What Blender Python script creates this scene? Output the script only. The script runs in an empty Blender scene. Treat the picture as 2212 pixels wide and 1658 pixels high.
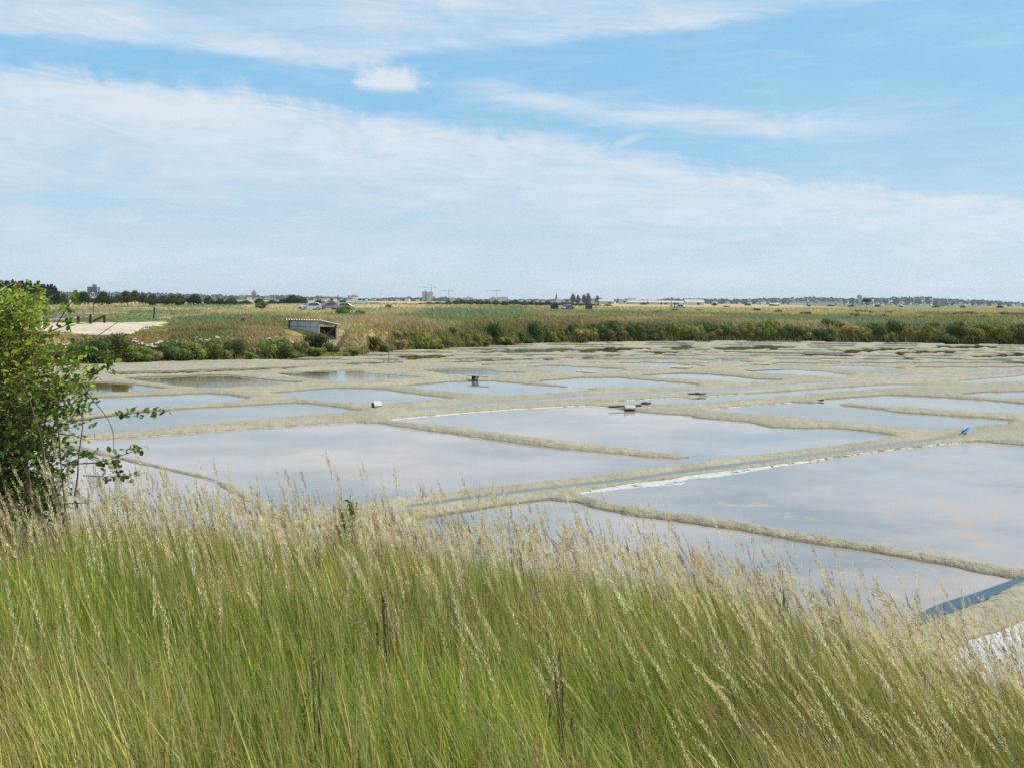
import bpy, math, random
import numpy as np
from mathutils import Matrix, Vector
random.seed(7)
RNG = np.random.default_rng(7)
SC = bpy.context.scene
COL = SC.collection
R = math.radians

# ------------------------------------------------------------------ camera
F = 2372.0            # focal length for a picture 2212 wide
CAMZ = 3.6
PITCH = R(4.27)
ROLL = R(0.5)
cam_d = bpy.data.cameras.new('camera')
cam = bpy.data.objects.new('camera', cam_d)
COL.objects.link(cam)
cam_d.sensor_width = 36.0
cam_d.lens = F / 2212.0 * 36.0
cam_d.clip_start = 0.05
cam_d.clip_end = 40000
CR = (Matrix.Rotation(math.pi / 2 - PITCH, 3, 'X') @ Matrix.Rotation(ROLL, 3, 'Z'))
cam.matrix_world = Matrix.Translation((0, 0, CAMZ)) @ CR.to_4x4()
SC.camera = cam
CRn = np.array(CR)

# ------------------------------------------------------------------ light
SUN_EL, SUN_AZ = 50.0, 80.0       # azimuth clockwise from the view axis (+Y)
EXPOSURE = 0.0
SKY_STR = 0.10
sun_d = bpy.data.lights.new('sun', 'SUN')
sun_d.energy = 4.6
sun_d.angle = R(0.53)
sun_d.color = (1.0, 0.955, 0.88)
sun = bpy.data.objects.new('sun', sun_d)
COL.objects.link(sun)
sv = Vector((math.sin(R(SUN_AZ)) * math.cos(R(SUN_EL)), math.cos(R(SUN_AZ)) * math.cos(R(SUN_EL)), math.sin(R(SUN_EL))))
sun.rotation_euler = sv.to_track_quat('Z', 'Y').to_euler()
SC.view_settings.view_transform = 'Standard'
SC.view_settings.look = 'None'
SC.view_settings.gamma = 1.0
SC.view_settings.exposure = EXPOSURE
SC.view_settings.use_curve_mapping = False
SC.cycles.max_bounces = 6
SC.cycles.diffuse_bounces = 3
SC.cycles.glossy_bounces = 3
SC.cycles.transparent_max_bounces = 8
SC.cycles.volume_bounces = 0
SC.cycles.use_denoising = False

# ------------------------------------------------------------------ node expression helper
class E:
    def __init__(s, nt, sock): s.nt = nt; s.s = sock
    def _m(s, op, *a, clamp=False):
        n = s.nt.nodes.new('ShaderNodeMath'); n.operation = op; n.use_clamp = clamp
        for i, v in enumerate((s,) + a):
            if isinstance(v, E): s.nt.links.new(v.s, n.inputs[i])
            else: n.inputs[i].default_value = v
        return E(s.nt, n.outputs[0])
    def __add__(s, o): return s._m('ADD', o)
    def __sub__(s, o): return s._m('SUBTRACT', o)
    def __mul__(s, o): return s._m('MULTIPLY', o)
    def __truediv__(s, o): return s._m('DIVIDE', o)
    def clamp(s): return s._m('ADD', 0.0, clamp=True)
    def max(s, o): return s._m('MAXIMUM', o)
    def min(s, o): return s._m('MINIMUM', o)
    def sstep(s, a, b, lo=0.0, hi=1.0):
        n = s.nt.nodes.new('ShaderNodeMapRange'); n.interpolation_type = 'SMOOTHSTEP'
        s.nt.links.new(s.s, n.inputs[0])
        for i, v in enumerate((a, b, lo, hi)): n.inputs[i + 1].default_value = v
        return E(s.nt, n.outputs[0])
    def curve(s, pts, x0, x1, y0, y1):
        t = (s - x0) / (x1 - x0)
        n = s.nt.nodes.new('ShaderNodeFloatCurve')
        c = n.mapping.curves[0]
        while len(c.points) > 2: c.points.remove(c.points[1])
        P = [((a - x0) / (x1 - x0), (b - y0) / (y1 - y0)) for a, b in pts]
        c.points[0].location = P[0]; c.points[1].location = P[-1]
        for p in P[1:-1]: c.points.new(*p)
        n.mapping.update()
        s.nt.links.new(t.clamp().s, n.inputs['Value'])
        return E(s.nt, n.outputs[0]) * (y1 - y0) + y0

def mixcol(nt, fac, a, b, mode='MIX'):
    n = nt.nodes.new('ShaderNodeMix'); n.data_type = 'RGBA'; n.blend_type = mode
    for i, v in ((0, fac), (6, a), (7, b)):
        if isinstance(v, E): nt.links.new(v.s, n.inputs[i])
        elif hasattr(v, 'is_output'): nt.links.new(v, n.inputs[i])
        else: n.inputs[i].default_value = v if i == 0 else (tuple(v) + (1.0,))[:4]
    return n.outputs[2]

def noise(nt, vec, scale, detail=4, rough=0.55, dist=0.0):
    n = nt.nodes.new('ShaderNodeTexNoise')
    n.inputs['Scale'].default_value = scale; n.inputs['Detail'].default_value = detail
    n.inputs['Roughness'].default_value = rough; n.inputs['Distortion'].default_value = dist
    if vec is not None: nt.links.new(vec, n.inputs['Vector'])
    return E(nt, n.outputs['Fac'])

def comb(nt, x, y, z=0.0):
    n = nt.nodes.new('ShaderNodeCombineXYZ')
    for i, v in enumerate((x, y, z)):
        if isinstance(v, E): nt.links.new(v.s, n.inputs[i])
        else: n.inputs[i].default_value = v
    return n.outputs[0]

def build_world():
    w = bpy.data.worlds.new('World'); SC.world = w; w.use_nodes = True
    nt = w.node_tree; nt.nodes.clear()
    out = nt.nodes.new('ShaderNodeOutputWorld'); bg = nt.nodes.new('ShaderNodeBackground')
    sky = nt.nodes.new('ShaderNodeTexSky'); sky.sky_type = 'NISHITA'; sky.sun_disc = False
    sky.sun_elevation = R(SUN_EL); sky.sun_rotation = R(SUN_AZ)
    sky.air_density = 1.0; sky.dust_density = 0.6; sky.ozone_density = 1.6
    tc = nt.nodes.new('ShaderNodeTexCoord'); sep = nt.nodes.new('ShaderNodeSeparateXYZ')
    nt.links.new(tc.outputs['Generated'], sep.inputs[0])
    x, y, z = (E(nt, sep.outputs[i]) for i in range(3))
    az = x._m('ARCTAN2', y); el = z._m('ARCSINE')
    u = az / 0.4363; v = el / 0.2698                     # the frame: u -1..1, v 0..1
    wv = comb(nt, az * 3.0, el * 9.0)
    w1 = noise(nt, wv, 1.6, 5, 0.55) - 0.5
    st = noise(nt, comb(nt, az * 2.2 + el * 2.4, el * 22.0, 3.1), 1.5, 7, 0.62, 0.6)    # streaks
    st2 = noise(nt, comb(nt, az * 6 - el * 5, el * 34.0, 8.1), 1.7, 6, 0.6, 0.4)
    soft = noise(nt, comb(nt, az * 2.0, el * 6.0, 5.0), 1.5, 3, 0.5)
    fib = noise(nt, comb(nt, az * 55.0 + el * 20.0, el * 7.0, 2.0), 1.0, 3, 0.6) - 0.5   # upright fibres on the edge
    vv = v + w1 * 0.035
    # main white band
    ed = u.curve([(-1, .715), (-.7, .70), (-.45, .665), (-.1, .585), (.1, .565), (.3, .50), (.6, .43), (1, .36)], -1, 1, 0, 1)
    d0f = noise(nt, comb(nt, az * 7.0, 1.0, 6.0), 1.0, 2, .5).sstep(.42, .6)
    wisp = noise(nt, comb(nt, az * 9.0 + el * 16.0, el * 26.0 - az * 2.0, 4.4), 1.4, 9, 0.68, 0.9)
    d = (ed - vv) + fib * 0.10 * d0f + (st - .5) * 0.06 + (wisp - .5) * 0.10
    main = d.sstep(-0.012, 0.075) * (d.sstep(0.10, 0.42, 1.0, 0.72)) 
    main = main * (st.sstep(0.3, 0.60, 0.78, 1.0)) * wisp.sstep(.34, .58, .72, 1.0)
    # upper sheet, lower edge
    e2 = u.curve([(-1, .775), (-.6, .77), (-.37, .745), (-.15, .80), (0, .815), (.15, .845), (.35, .865), (.55, .91), (.8, .935), (1, .95)], -1, 1, 0, 1.2)
    d2 = vv - e2 + (st - .5) * 0.03 + (wisp - .5) * 0.035
    right = u.sstep(0.3, 0.85, 1.0, 0.18)
    up = d2.sstep(-0.012, 0.035) * st.sstep(0.32, 0.62, 0.55, 0.95) * wisp.sstep(.36, .6, .66, 1.0) * (right.max(d2.sstep(0.03, 0.09, 0.55, 0.0)))
    hole = (u + 0.62)._m('ABSOLUTE').sstep(0.05, 0.42, 1, 0) * (v - (u * -0.22 + 0.80))._m('ABSOLUTE').sstep(0.02, 0.11, 1, 0)
    up = up * (hole * -0.65 + 1.0)
    # middle streak band reaching right
    e3 = u.curve([(-.2, .70), (0, .665), (.3, .60), (.75, .555), (1, .53)], -.2, 1, 0, 1)
    d3 = (vv - e3)._m('ABSOLUTE')
    mid = (d3 + (wisp - .5) * .10).sstep(-0.01, 0.07, 1, 0) * u.sstep(-0.22, 0.02) * u.sstep(0.45, 0.95, 1, 0.12) * st2.sstep(0.3, 0.6, 0.5, 0.85)
    # small cumulus puff
    pn = noise(nt, comb(nt, az * 34, el * 52), 1.0, 8, 0.62) - 0.5
    pu = (u + 0.25) * 0.4363; pv = (v - 0.712) * 0.2698
    pr = ((pu * pu) * 1100.0 + (pv * pv) * 5600.0)._m('SQRT') + pn * 3.0
    puff = pr.sstep(0.30, 1.35, .88, 0) * (pv + pn * .012).sstep(-0.014, -0.004)
    pu2 = (u + 0.725) * 0.4363; pv2 = (v - 0.60) * 0.2698
    puff2 = (((pu2 * pu2) * 200.0 + (pv2 * pv2) * 5200.0)._m('SQRT') + pn * 0.9).sstep(0.6, 1.3, 0.55, 0)
    hz = v.sstep(0.0, 0.62, 0.86, 0.0)                      # haze paling the low sky
    gen = st.sstep(0.42, 0.66) * v.sstep(1.0, 1.5) * 0.85   # everywhere above the frame
    thin = soft.sstep(0.35, 0.75, 0.0, 0.22) + st2.sstep(.42, .7, 0, .14)
    back = y.sstep(-0.25, 0.15, 1, 0) * st.sstep(0.38, 0.62) * 0.7
    cov = main.max(up).max(mid).max(hz).max(gen).max(back)
    sl = ((v - (u * 0.62 + 0.385))._m('ABSOLUTE') + (wisp - .5) * .05).sstep(0.0, 0.022, .5, 0) * (u - 0.235)._m('ABSOLUTE').sstep(0.0, 0.085, 1, 0)
    cov = cov.max(sl)
    cov = (cov + thin * (cov * -1.0 + 1.0)).clamp()
    cc = 1.0 / SKY_STR
    low = mixcol(nt, v.sstep(0.05, 0.6), (0.68 * cc, 0.79 * cc, 0.88 * cc), (0.70 * cc, 0.79 * cc, 0.885 * cc))
    tint = mixcol(nt, st2.sstep(0.35, 0.7), low, (0.76 * cc, 0.83 * cc, 0.90 * cc))
    hs = mixcol(nt, 0.78, sky.outputs[0], (0.265 * cc, 0.61 * cc, 0.90 * cc))
    c = mixcol(nt, cov * 0.93, hs, tint)
    c = mixcol(nt, puff.max(puff2), c, (0.76 * cc, 0.82 * cc, 0.885 * cc))
    nt.links.new(c, bg.inputs[0]); bg.inputs[1].default_value = SKY_STR
    nt.links.new(bg.outputs[0], out.inputs[0])
build_world()

# ------------------------------------------------------------------ pixel -> ground layout helpers
def rays(px, py):
    px = np.asarray(px, float); py = np.asarray(py, float)
    d = np.stack([(px - 1106) / F, -(py - 829) / F, -np.ones_like(px)], -1)
    return d @ CRn.T
def on_plane(px, py, z=0.0):
    d = rays(px, py); k = (z - CAMZ) / d[..., 2]
    return np.stack([d[..., 0] * k, d[..., 1] * k], -1)
S = 2212 / 3955.0
def zoomc(ox, oy, sc, pts):      # coordinates read off an enlarged piece of the photograph
    p = np.array(pts, float)
    return np.stack([(ox + p[:, 0] / sc) * S, (oy + p[:, 1] / sc) * S], -1)
ZO = {'A': (200, 1300), 'B': (1400, 1300), 'C': (2655, 1300), 'D': (2655, 1650), 'E': (1300, 1650)}
def poly(s, z=0.0):                     # "A 1,2 3,4 B 5,6" -> ground polygon
    out = []; k = None
    for t in s.split():
        if t in ZO or t == 'S': k = t; continue
        a, b = map(float, t.split(','))
        if k == 'S': out.append((a * S, b * S))
        else: out.append(((ZO[k][0] + a / 1.7015) * S, (ZO[k][1] + b / 1.7015) * S))
    out = np.array(out)
    return on_plane(out[:, 0], out[:, 1], z)

# ------------------------------------------------------------------ numeric noise
def _h(ix, iy, seed):
    n = (ix.astype(np.int64) * 374761393 + iy.astype(np.int64) * 668265263 + seed * 974711) & 0xffffffff
    n = ((n ^ (n >> 13)) * 1274126177) & 0xffffffff
    return ((n ^ (n >> 16)) & 0xffff) / 65535.0
def vnoise(x, y, seed=0):
    ix = np.floor(x); iy = np.floor(y); fx = x - ix; fy = y - iy
    fx = fx * fx * (3 - 2 * fx); fy = fy * fy * (3 - 2 * fy)
    a = _h(ix, iy, seed); b = _h(ix + 1, iy, seed); c = _h(ix, iy + 1, seed); d = _h(ix + 1, iy + 1, seed)
    return (a * (1 - fx) + b * fx) * (1 - fy) + (c * (1 - fx) + d * fx) * fy
def fbm(x, y, o=4, seed=0):
    s = 0; a = 1; t = 0
    for i in range(o):
        s = s + a * vnoise(x * 2 ** i + i * 17.3, y * 2 ** i - i * 9.1, seed + i); t += a; a *= 0.5
    return s / t
def sst(x, a, b):
    t = np.clip((x - a) / (b - a), 0, 1); return t * t * (3 - 2 * t)

# ------------------------------------------------------------------ mesh helpers
def fast_mesh(name, verts, tris, mat=None, cols=None, smooth=False, parent=None, n=3, mi=None, mats=None):
    me = bpy.data.meshes.new(name)
    verts = np.ascontiguousarray(verts, np.float32); tris = np.ascontiguousarray(tris, np.int32)
    me.vertices.add(len(verts)); me.vertices.foreach_set('co', verts.ravel())
    m = len(tris); me.loops.add(m * n); me.polygons.add(m)
    me.loops.foreach_set('vertex_index', tris.ravel())
    me.polygons.foreach_set('loop_start', np.arange(0, m * n, n, dtype=np.int32))
    try: me.polygons.foreach_set('loop_total', np.full(m, n, np.int32))
    except Exception: pass
    me.update(calc_edges=True)
    if cols is not None:
        ca = me.color_attributes.new('col', 'FLOAT_COLOR', 'POINT')
        c4 = np.ones((len(verts), 4), np.float32); c4[:, :3] = cols
        ca.data.foreach_set('color', c4.ravel())
    if mats:
        for q in mats: me.materials.append(q)
        if mi is not None: me.polygons.foreach_set('material_index', np.asarray(mi, np.int32))
    elif mat: me.materials.append(mat)
    me.polygons.foreach_set('use_smooth', np.full(m, smooth, bool))
    o = bpy.data.objects.new(name, me); COL.objects.link(o)
    if parent: o.parent = parent
    return o

class MB:
    def __init__(s): s.v = []; s.f = []
    def add(s, vs, fs):
        b = len(s.v); s.v += [tuple(q) for q in vs]; s.f += [tuple(i + b for i in q) for q in fs]; return s
    def box(s, c, d, rz=0, M=None):
        x, y, z = d[0] / 2, d[1] / 2, d[2] / 2
        vs = [Vector((sx * x, sy * y, sz * z)) for sz in (-1, 1) for sx, sy in ((-1, -1), (1, -1), (1, 1), (-1, 1))]
        m = (Matrix.Rotation(rz, 3, 'Z') if M is None else M)
        vs = [m @ q + Vector(c) for q in vs]
        return s.add(vs, [(3, 2, 1, 0), (4, 5, 6, 7), (0, 1, 5, 4), (1, 2, 6, 5), (2, 3, 7, 6), (3, 0, 4, 7)])
    def tube(s, pts, rad, n=6, cap=True):
        pts = [Vector(p) for p in pts]; rings = []
        if not hasattr(rad, '__len__'): rad = [rad] * len(pts)
        for i, p in enumerate(pts):
            t = (pts[min(i + 1, len(pts) - 1)] - pts[max(i - 1, 0)]).normalized()
            a = t.orthogonal().normalized() if abs(t.z) > .9 else t.cross(Vector((0, 0, 1))).normalized()
            b = t.cross(a)
            rings.append([p + (a * math.cos(k * 2 * math.pi / n) + b * math.sin(k * 2 * math.pi / n)) * rad[i] for k in range(n)])
        vs = [q for r in rings for q in r]; fs = []
        for i in range(len(pts) - 1):
            for k in range(n):
                fs.append((i * n + k, i * n + (k + 1) % n, (i + 1) * n + (k + 1) % n, (i + 1) * n + k))
        if cap: fs += [tuple(range(n)), tuple((len(pts) - 1) * n + k for k in reversed(range(n)))]
        return s.add(vs, fs)
    def prism(s, prof, y0, y1, axis='Y', taper=None):   # prof in XZ, extruded along Y
        n = len(prof); vs = [(x, y0, z) for x, z in prof] + [(x, y1, z) for x, z in prof]
        fs = [tuple(range(n)), tuple(reversed(range(n, 2 * n)))]
        fs += [(i, i + n, (i + 1) % n + n, (i + 1) % n) for i in range(n)]
        return s.add(vs, fs)
    def lathe(s, prof, n=12, c=(0, 0, 0)):
        vs = [(c[0] + r * math.cos(k * 2 * math.pi / n), c[1] + r * math.sin(k * 2 * math.pi / n), c[2] + z) for r, z in prof for k in range(n)]
        fs = [(i * n + k, i * n + (k + 1) % n, (i + 1) * n + (k + 1) % n, (i + 1) * n + k) for i in range(len(prof) - 1) for k in range(n)]
        fs += [tuple(reversed(range(n))), tuple((len(prof) - 1) * n + k for k in range(n))]
        return s.add(vs, fs)
    def build(s, name, mat, parent=None, smooth=False, bevel=0):
        me = bpy.data.meshes.new(name); me.from_pydata(s.v, [], s.f); me.update()
        if mat: me.materials.append(mat)
        if smooth: me.polygons.foreach_set('use_smooth', np.full(len(me.polygons), True))
        o = bpy.data.objects.new(name, me); COL.objects.link(o)
        if parent: o.parent = parent
        if bevel:
            b = o.modifiers.new('bevel', 'BEVEL'); b.width = bevel; b.segments = 2
        return o

def tag(o, label=None, cat=None, group=None, kind=None):
    if label: o['label'] = label
    if cat: o['category'] = cat
    if group: o['group'] = group
    if kind: o['kind'] = kind
    return o
def thing(name, loc, rz=0, label=None, cat=None, group=None, scale=1):
    o = bpy.data.objects.new(name, None); COL.objects.link(o)
    o.location = loc; o.rotation_euler = (0, 0, rz); o.empty_display_size = 0.2
    o.scale = (scale,) * 3 if not hasattr(scale, '__len__') else scale
    return tag(o, label, cat, group)
def dup(root, loc, rz=0, label=None, scale=None):
    r = root.copy(); COL.objects.link(r); r.location = loc; r.rotation_euler = (0, 0, rz)
    if scale is not None: r.scale = (scale,) * 3 if not hasattr(scale, '__len__') else scale
    if label: r['label'] = label
    for ch in list(root.children):
        c = ch.copy(); COL.objects.link(c); c.parent = r
        for g in list(ch.children):
            d = g.copy(); COL.objects.link(d); d.parent = c
    return r

# ------------------------------------------------------------------ materials
def mat(name, base=(.5, .5, .5), rough=.8, spec=.3, metal=0, nscale=0, namp=.25, bump=0, bscale=20, ior=None):
    m = bpy.data.materials.new(name); m.use_nodes = True; nt = m.node_tree
    b = nt.nodes['Principled BSDF']; b.inputs['Base Color'].default_value = tuple(base) + (1,)
    b.inputs['Roughness'].default_value = rough; b.inputs['Metallic'].default_value = metal
    b.inputs['Specular IOR Level'].default_value = spec
    if nscale:
        tc = nt.nodes.new('ShaderNodeTexCoord')
        f = noise(nt, tc.outputs['Object'], nscale, 5, .6).sstep(.3, .7)
        c = mixcol(nt, f, tuple(max(0, q * (1 - namp)) for q in base), tuple(min(1, q * (1 + namp)) for q in base))
        nt.links.new(c, b.inputs['Base Color'])
    if bump:
        tc = nt.nodes.new('ShaderNodeTexCoord'); f = noise(nt, tc.outputs['Object'], bscale, 5, .65)
        bn = nt.nodes.new('ShaderNodeBump'); bn.inputs['Strength'].default_value = 1; bn.inputs['Distance'].default_value = bump
        nt.links.new(f.s, bn.inputs['Height']); nt.links.new(bn.outputs[0], b.inputs['Normal'])
    return m
def foliage_mat(name, trans=.3, rough=.65, base=None, vary=.0):
    m = bpy.data.materials.new(name); m.use_nodes = True; nt = m.node_tree
    b = nt.nodes['Principled BSDF']; out = nt.nodes['Material Output']
    b.inputs['Roughness'].default_value = rough; b.inputs['Specular IOR Level'].default_value = .10
    if base is None:
        at = nt.nodes.new('ShaderNodeAttribute'); at.attribute_name = 'col'; c = at.outputs['Color']
    else:
        tc = nt.nodes.new('ShaderNodeTexCoord')
        f = noise(nt, tc.outputs['Object'], 1.3, 4, .7).sstep(.3, .7)
        c = mixcol(nt, f, tuple(q * .6 for q in base), tuple(q * 1.35 for q in base))
    if vary:
        oi = nt.nodes.new('ShaderNodeObjectInfo'); hs = nt.nodes.new('ShaderNodeHueSaturation')
        r_ = E(nt, oi.outputs['Random'])
        nt.links.new((r_ * vary + (1 - vary * .5)).s, hs.inputs['Value'])
        nt.links.new((r_._m('MULTIPLY', 7.3)._m('FRACT') * .05 + .475).s, hs.inputs['Hue'])
        nt.links.new(c, hs.inputs['Color']); c = hs.outputs[0]
    nt.links.new(c, b.inputs['Base Color'])
    t = nt.nodes.new('ShaderNodeBsdfTranslucent'); nt.links.new(c, t.inputs[0])
    mx = nt.nodes.new('ShaderNodeMixShader'); mx.inputs[0].default_value = trans
    nt.links.new(b.outputs[0], mx.inputs[1]); nt.links.new(t.outputs[0], mx.inputs[2])
    nt.links.new(mx.outputs[0], out.inputs[0])
    return m

def clay_mat():
    m = bpy.data.materials.new('clay'); m.use_nodes = True; nt = m.node_tree; b = nt.nodes['Principled BSDF']
    g = nt.nodes.new('ShaderNodeNewGeometry'); pos = g.outputs['Position']
    sep = nt.nodes.new('ShaderNodeSeparateXYZ'); nt.links.new(pos, sep.inputs[0]); z = E(nt, sep.outputs[2])
    n1 = noise(nt, pos, .7, 5, .6).sstep(.3, .7); n2 = noise(nt, pos, 5, 5, .62).sstep(.3, .7)
    n3 = noise(nt, pos, 45, 4, .7)
    c = mixcol(nt, n1, (.315, .28, .19), (.42, .375, .265))
    c = mixcol(nt, noise(nt, pos, .16, 4, .6).sstep(.42, .62) * .7, c, (.285, .268, .21))
    c = mixcol(nt, n2 * .55, c, (.27, .235, .155))
    c = mixcol(nt, noise(nt, pos, 2.5, 6, .75).sstep(.56, .72) * .8, c, (.19, .165, .11))     # damp crumbly patches
    wet = (z + n2 * .014 - noise(nt, pos, 3.0, 5, .7) * .02 + .008).sstep(.004, .034, 1, 0)
    c = mixcol(nt, wet * .9, c, (.185, .155, .095))
    c = mixcol(nt, (z + n1 * .012).sstep(-.012, .012, 1, 0), c, (.12, .10, .055))
    nt.links.new(c, b.inputs['Base Color'])
    nt.links.new((wet * -.35 + .9).s, b.inputs['Roughness']); b.inputs['Specular IOR Level'].default_value = .25
    bn = nt.nodes.new('ShaderNodeBump'); bn.inputs['Distance'].default_value = .035
    vo = nt.nodes.new('ShaderNodeTexVoronoi'); vo.feature = 'DISTANCE_TO_EDGE'; vo.inputs['Scale'].default_value = 7.0; nt.links.new(pos, vo.inputs['Vector'])
    nt.links.new((n2 * .8 + n3 * .12 + E(nt, vo.outputs['Distance']).sstep(0, .10) * .16).s, bn.inputs['Height']); nt.links.new(bn.outputs[0], b.inputs['Normal'])
    return m
def water_mat(name, mud, amt=.0, algae=(.42, .30, .20), rip=.004, rough=.03):
    m = bpy.data.materials.new(name); m.use_nodes = True; nt = m.node_tree; b = nt.nodes['Principled BSDF']
    g = nt.nodes.new('ShaderNodeNewGeometry'); pos = g.outputs['Position']
    n1 = noise(nt, pos, .35, 4, .6).sstep(.3, .7)
    n1 = noise(nt, pos, .16, 6, .62).sstep(.36, .64)
    c = mixcol(nt, n1, tuple(q * .70 for q in mud), (mud[0] * 1.28, mud[1] * 1.12, mud[2] * 1.02))
    if amt:
        mp = nt.nodes.new('ShaderNodeMapping'); mp.inputs['Scale'].default_value = (1.0, 1.0, 1); nt.links.new(pos, mp.inputs[0])
        a = noise(nt, mp.outputs[0], 1.6, 7, .72, .3).sstep(.66 - amt * .1, .70 - amt * .06) * noise(nt, pos, .22, 2, .5).sstep(.44, .60)
        c = mixcol(nt, a * .8, c, algae)
        nt.links.new((a * .35 + rough).s, b.inputs['Roughness'])
        nt.links.new((a * -.3 + .5).s, b.inputs['Specular IOR Level'])
    else:
        b.inputs['Roughness'].default_value = rough; b.inputs['Specular IOR Level'].default_value = .5
    b.inputs['IOR'].default_value = 1.34
    nt.links.new(c, b.inputs['Base Color'])
    bn = nt.nodes.new('ShaderNodeBump'); bn.inputs['Distance'].default_value = rip; bn.inputs['Strength'].default_value = .7
    r1 = noise(nt, pos, 7, 3, .6) * noise(nt, pos, .12, 2, .5).sstep(.4, .65, .25, 1.0)
    nt.links.new(r1.s, bn.inputs['Height']); nt.links.new(bn.outputs[0], b.inputs['Normal'])
    return m
def salt_mat(name='salt', thr=.40, c1=(.40, .40, .385), c2=(.62, .62, .60)):
    m = bpy.data.materials.new(name); m.use_nodes = True; nt = m.node_tree; b = nt.nodes['Principled BSDF']; out = nt.nodes['Material Output']
    g = nt.nodes.new('ShaderNodeNewGeometry'); pos = g.outputs['Position']
    c = mixcol(nt, noise(nt, pos, 14, 5, .7).sstep(.35, .65), c1, c2)
    nt.links.new(c, b.inputs['Base Color']); b.inputs['Roughness'].default_value = .7
    bn = nt.nodes.new('ShaderNodeBump'); bn.inputs['Distance'].default_value = .03; nt.links.new(noise(nt, pos, 30, 4, .7).s, bn.inputs['Height']); nt.links.new(bn.outputs[0], b.inputs['Normal'])
    a = noise(nt, pos, 2.6, 7, .72).sstep(thr, thr + .05); tr = nt.nodes.new('ShaderNodeBsdfTransparent'); mx = nt.nodes.new('ShaderNodeMixShader')
    nt.links.new(a.s, mx.inputs[0]); nt.links.new(tr.outputs[0], mx.inputs[1]); nt.links.new(b.outputs[0], mx.inputs[2]); nt.links.new(mx.outputs[0], out.inputs[0])
    return m
M_clay = clay_mat()
M_wmilk = water_mat('water_milky', (.31, .285, .262), 1.3, rip=.007)
M_wclear = water_mat('water_clear', (.20, .19, .15), .0, rip=.005)
M_wbrown = water_mat('water_brown', (.12, .085, .03), .0, rip=.003)
M_wchan = water_mat('water_channel', (.13, .13, .115), .0, rip=.006, rough=.08)
M_wsalt = water_mat('water_salty', (.55, .54, .52), 1.0, algae=(.75, .75, .74), rip=.01, rough=.15)
M_salt = salt_mat(); M_salt2 = salt_mat('salt_thin', .47, (.36, .35, .32), (.55, .54, .50))
M_fol = foliage_mat('leaf_vertex_colour')
M_grass = foliage_mat('grass_blades', .25, .45)
M_head = foliage_mat('grass_seed_heads', .3, .7)

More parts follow.
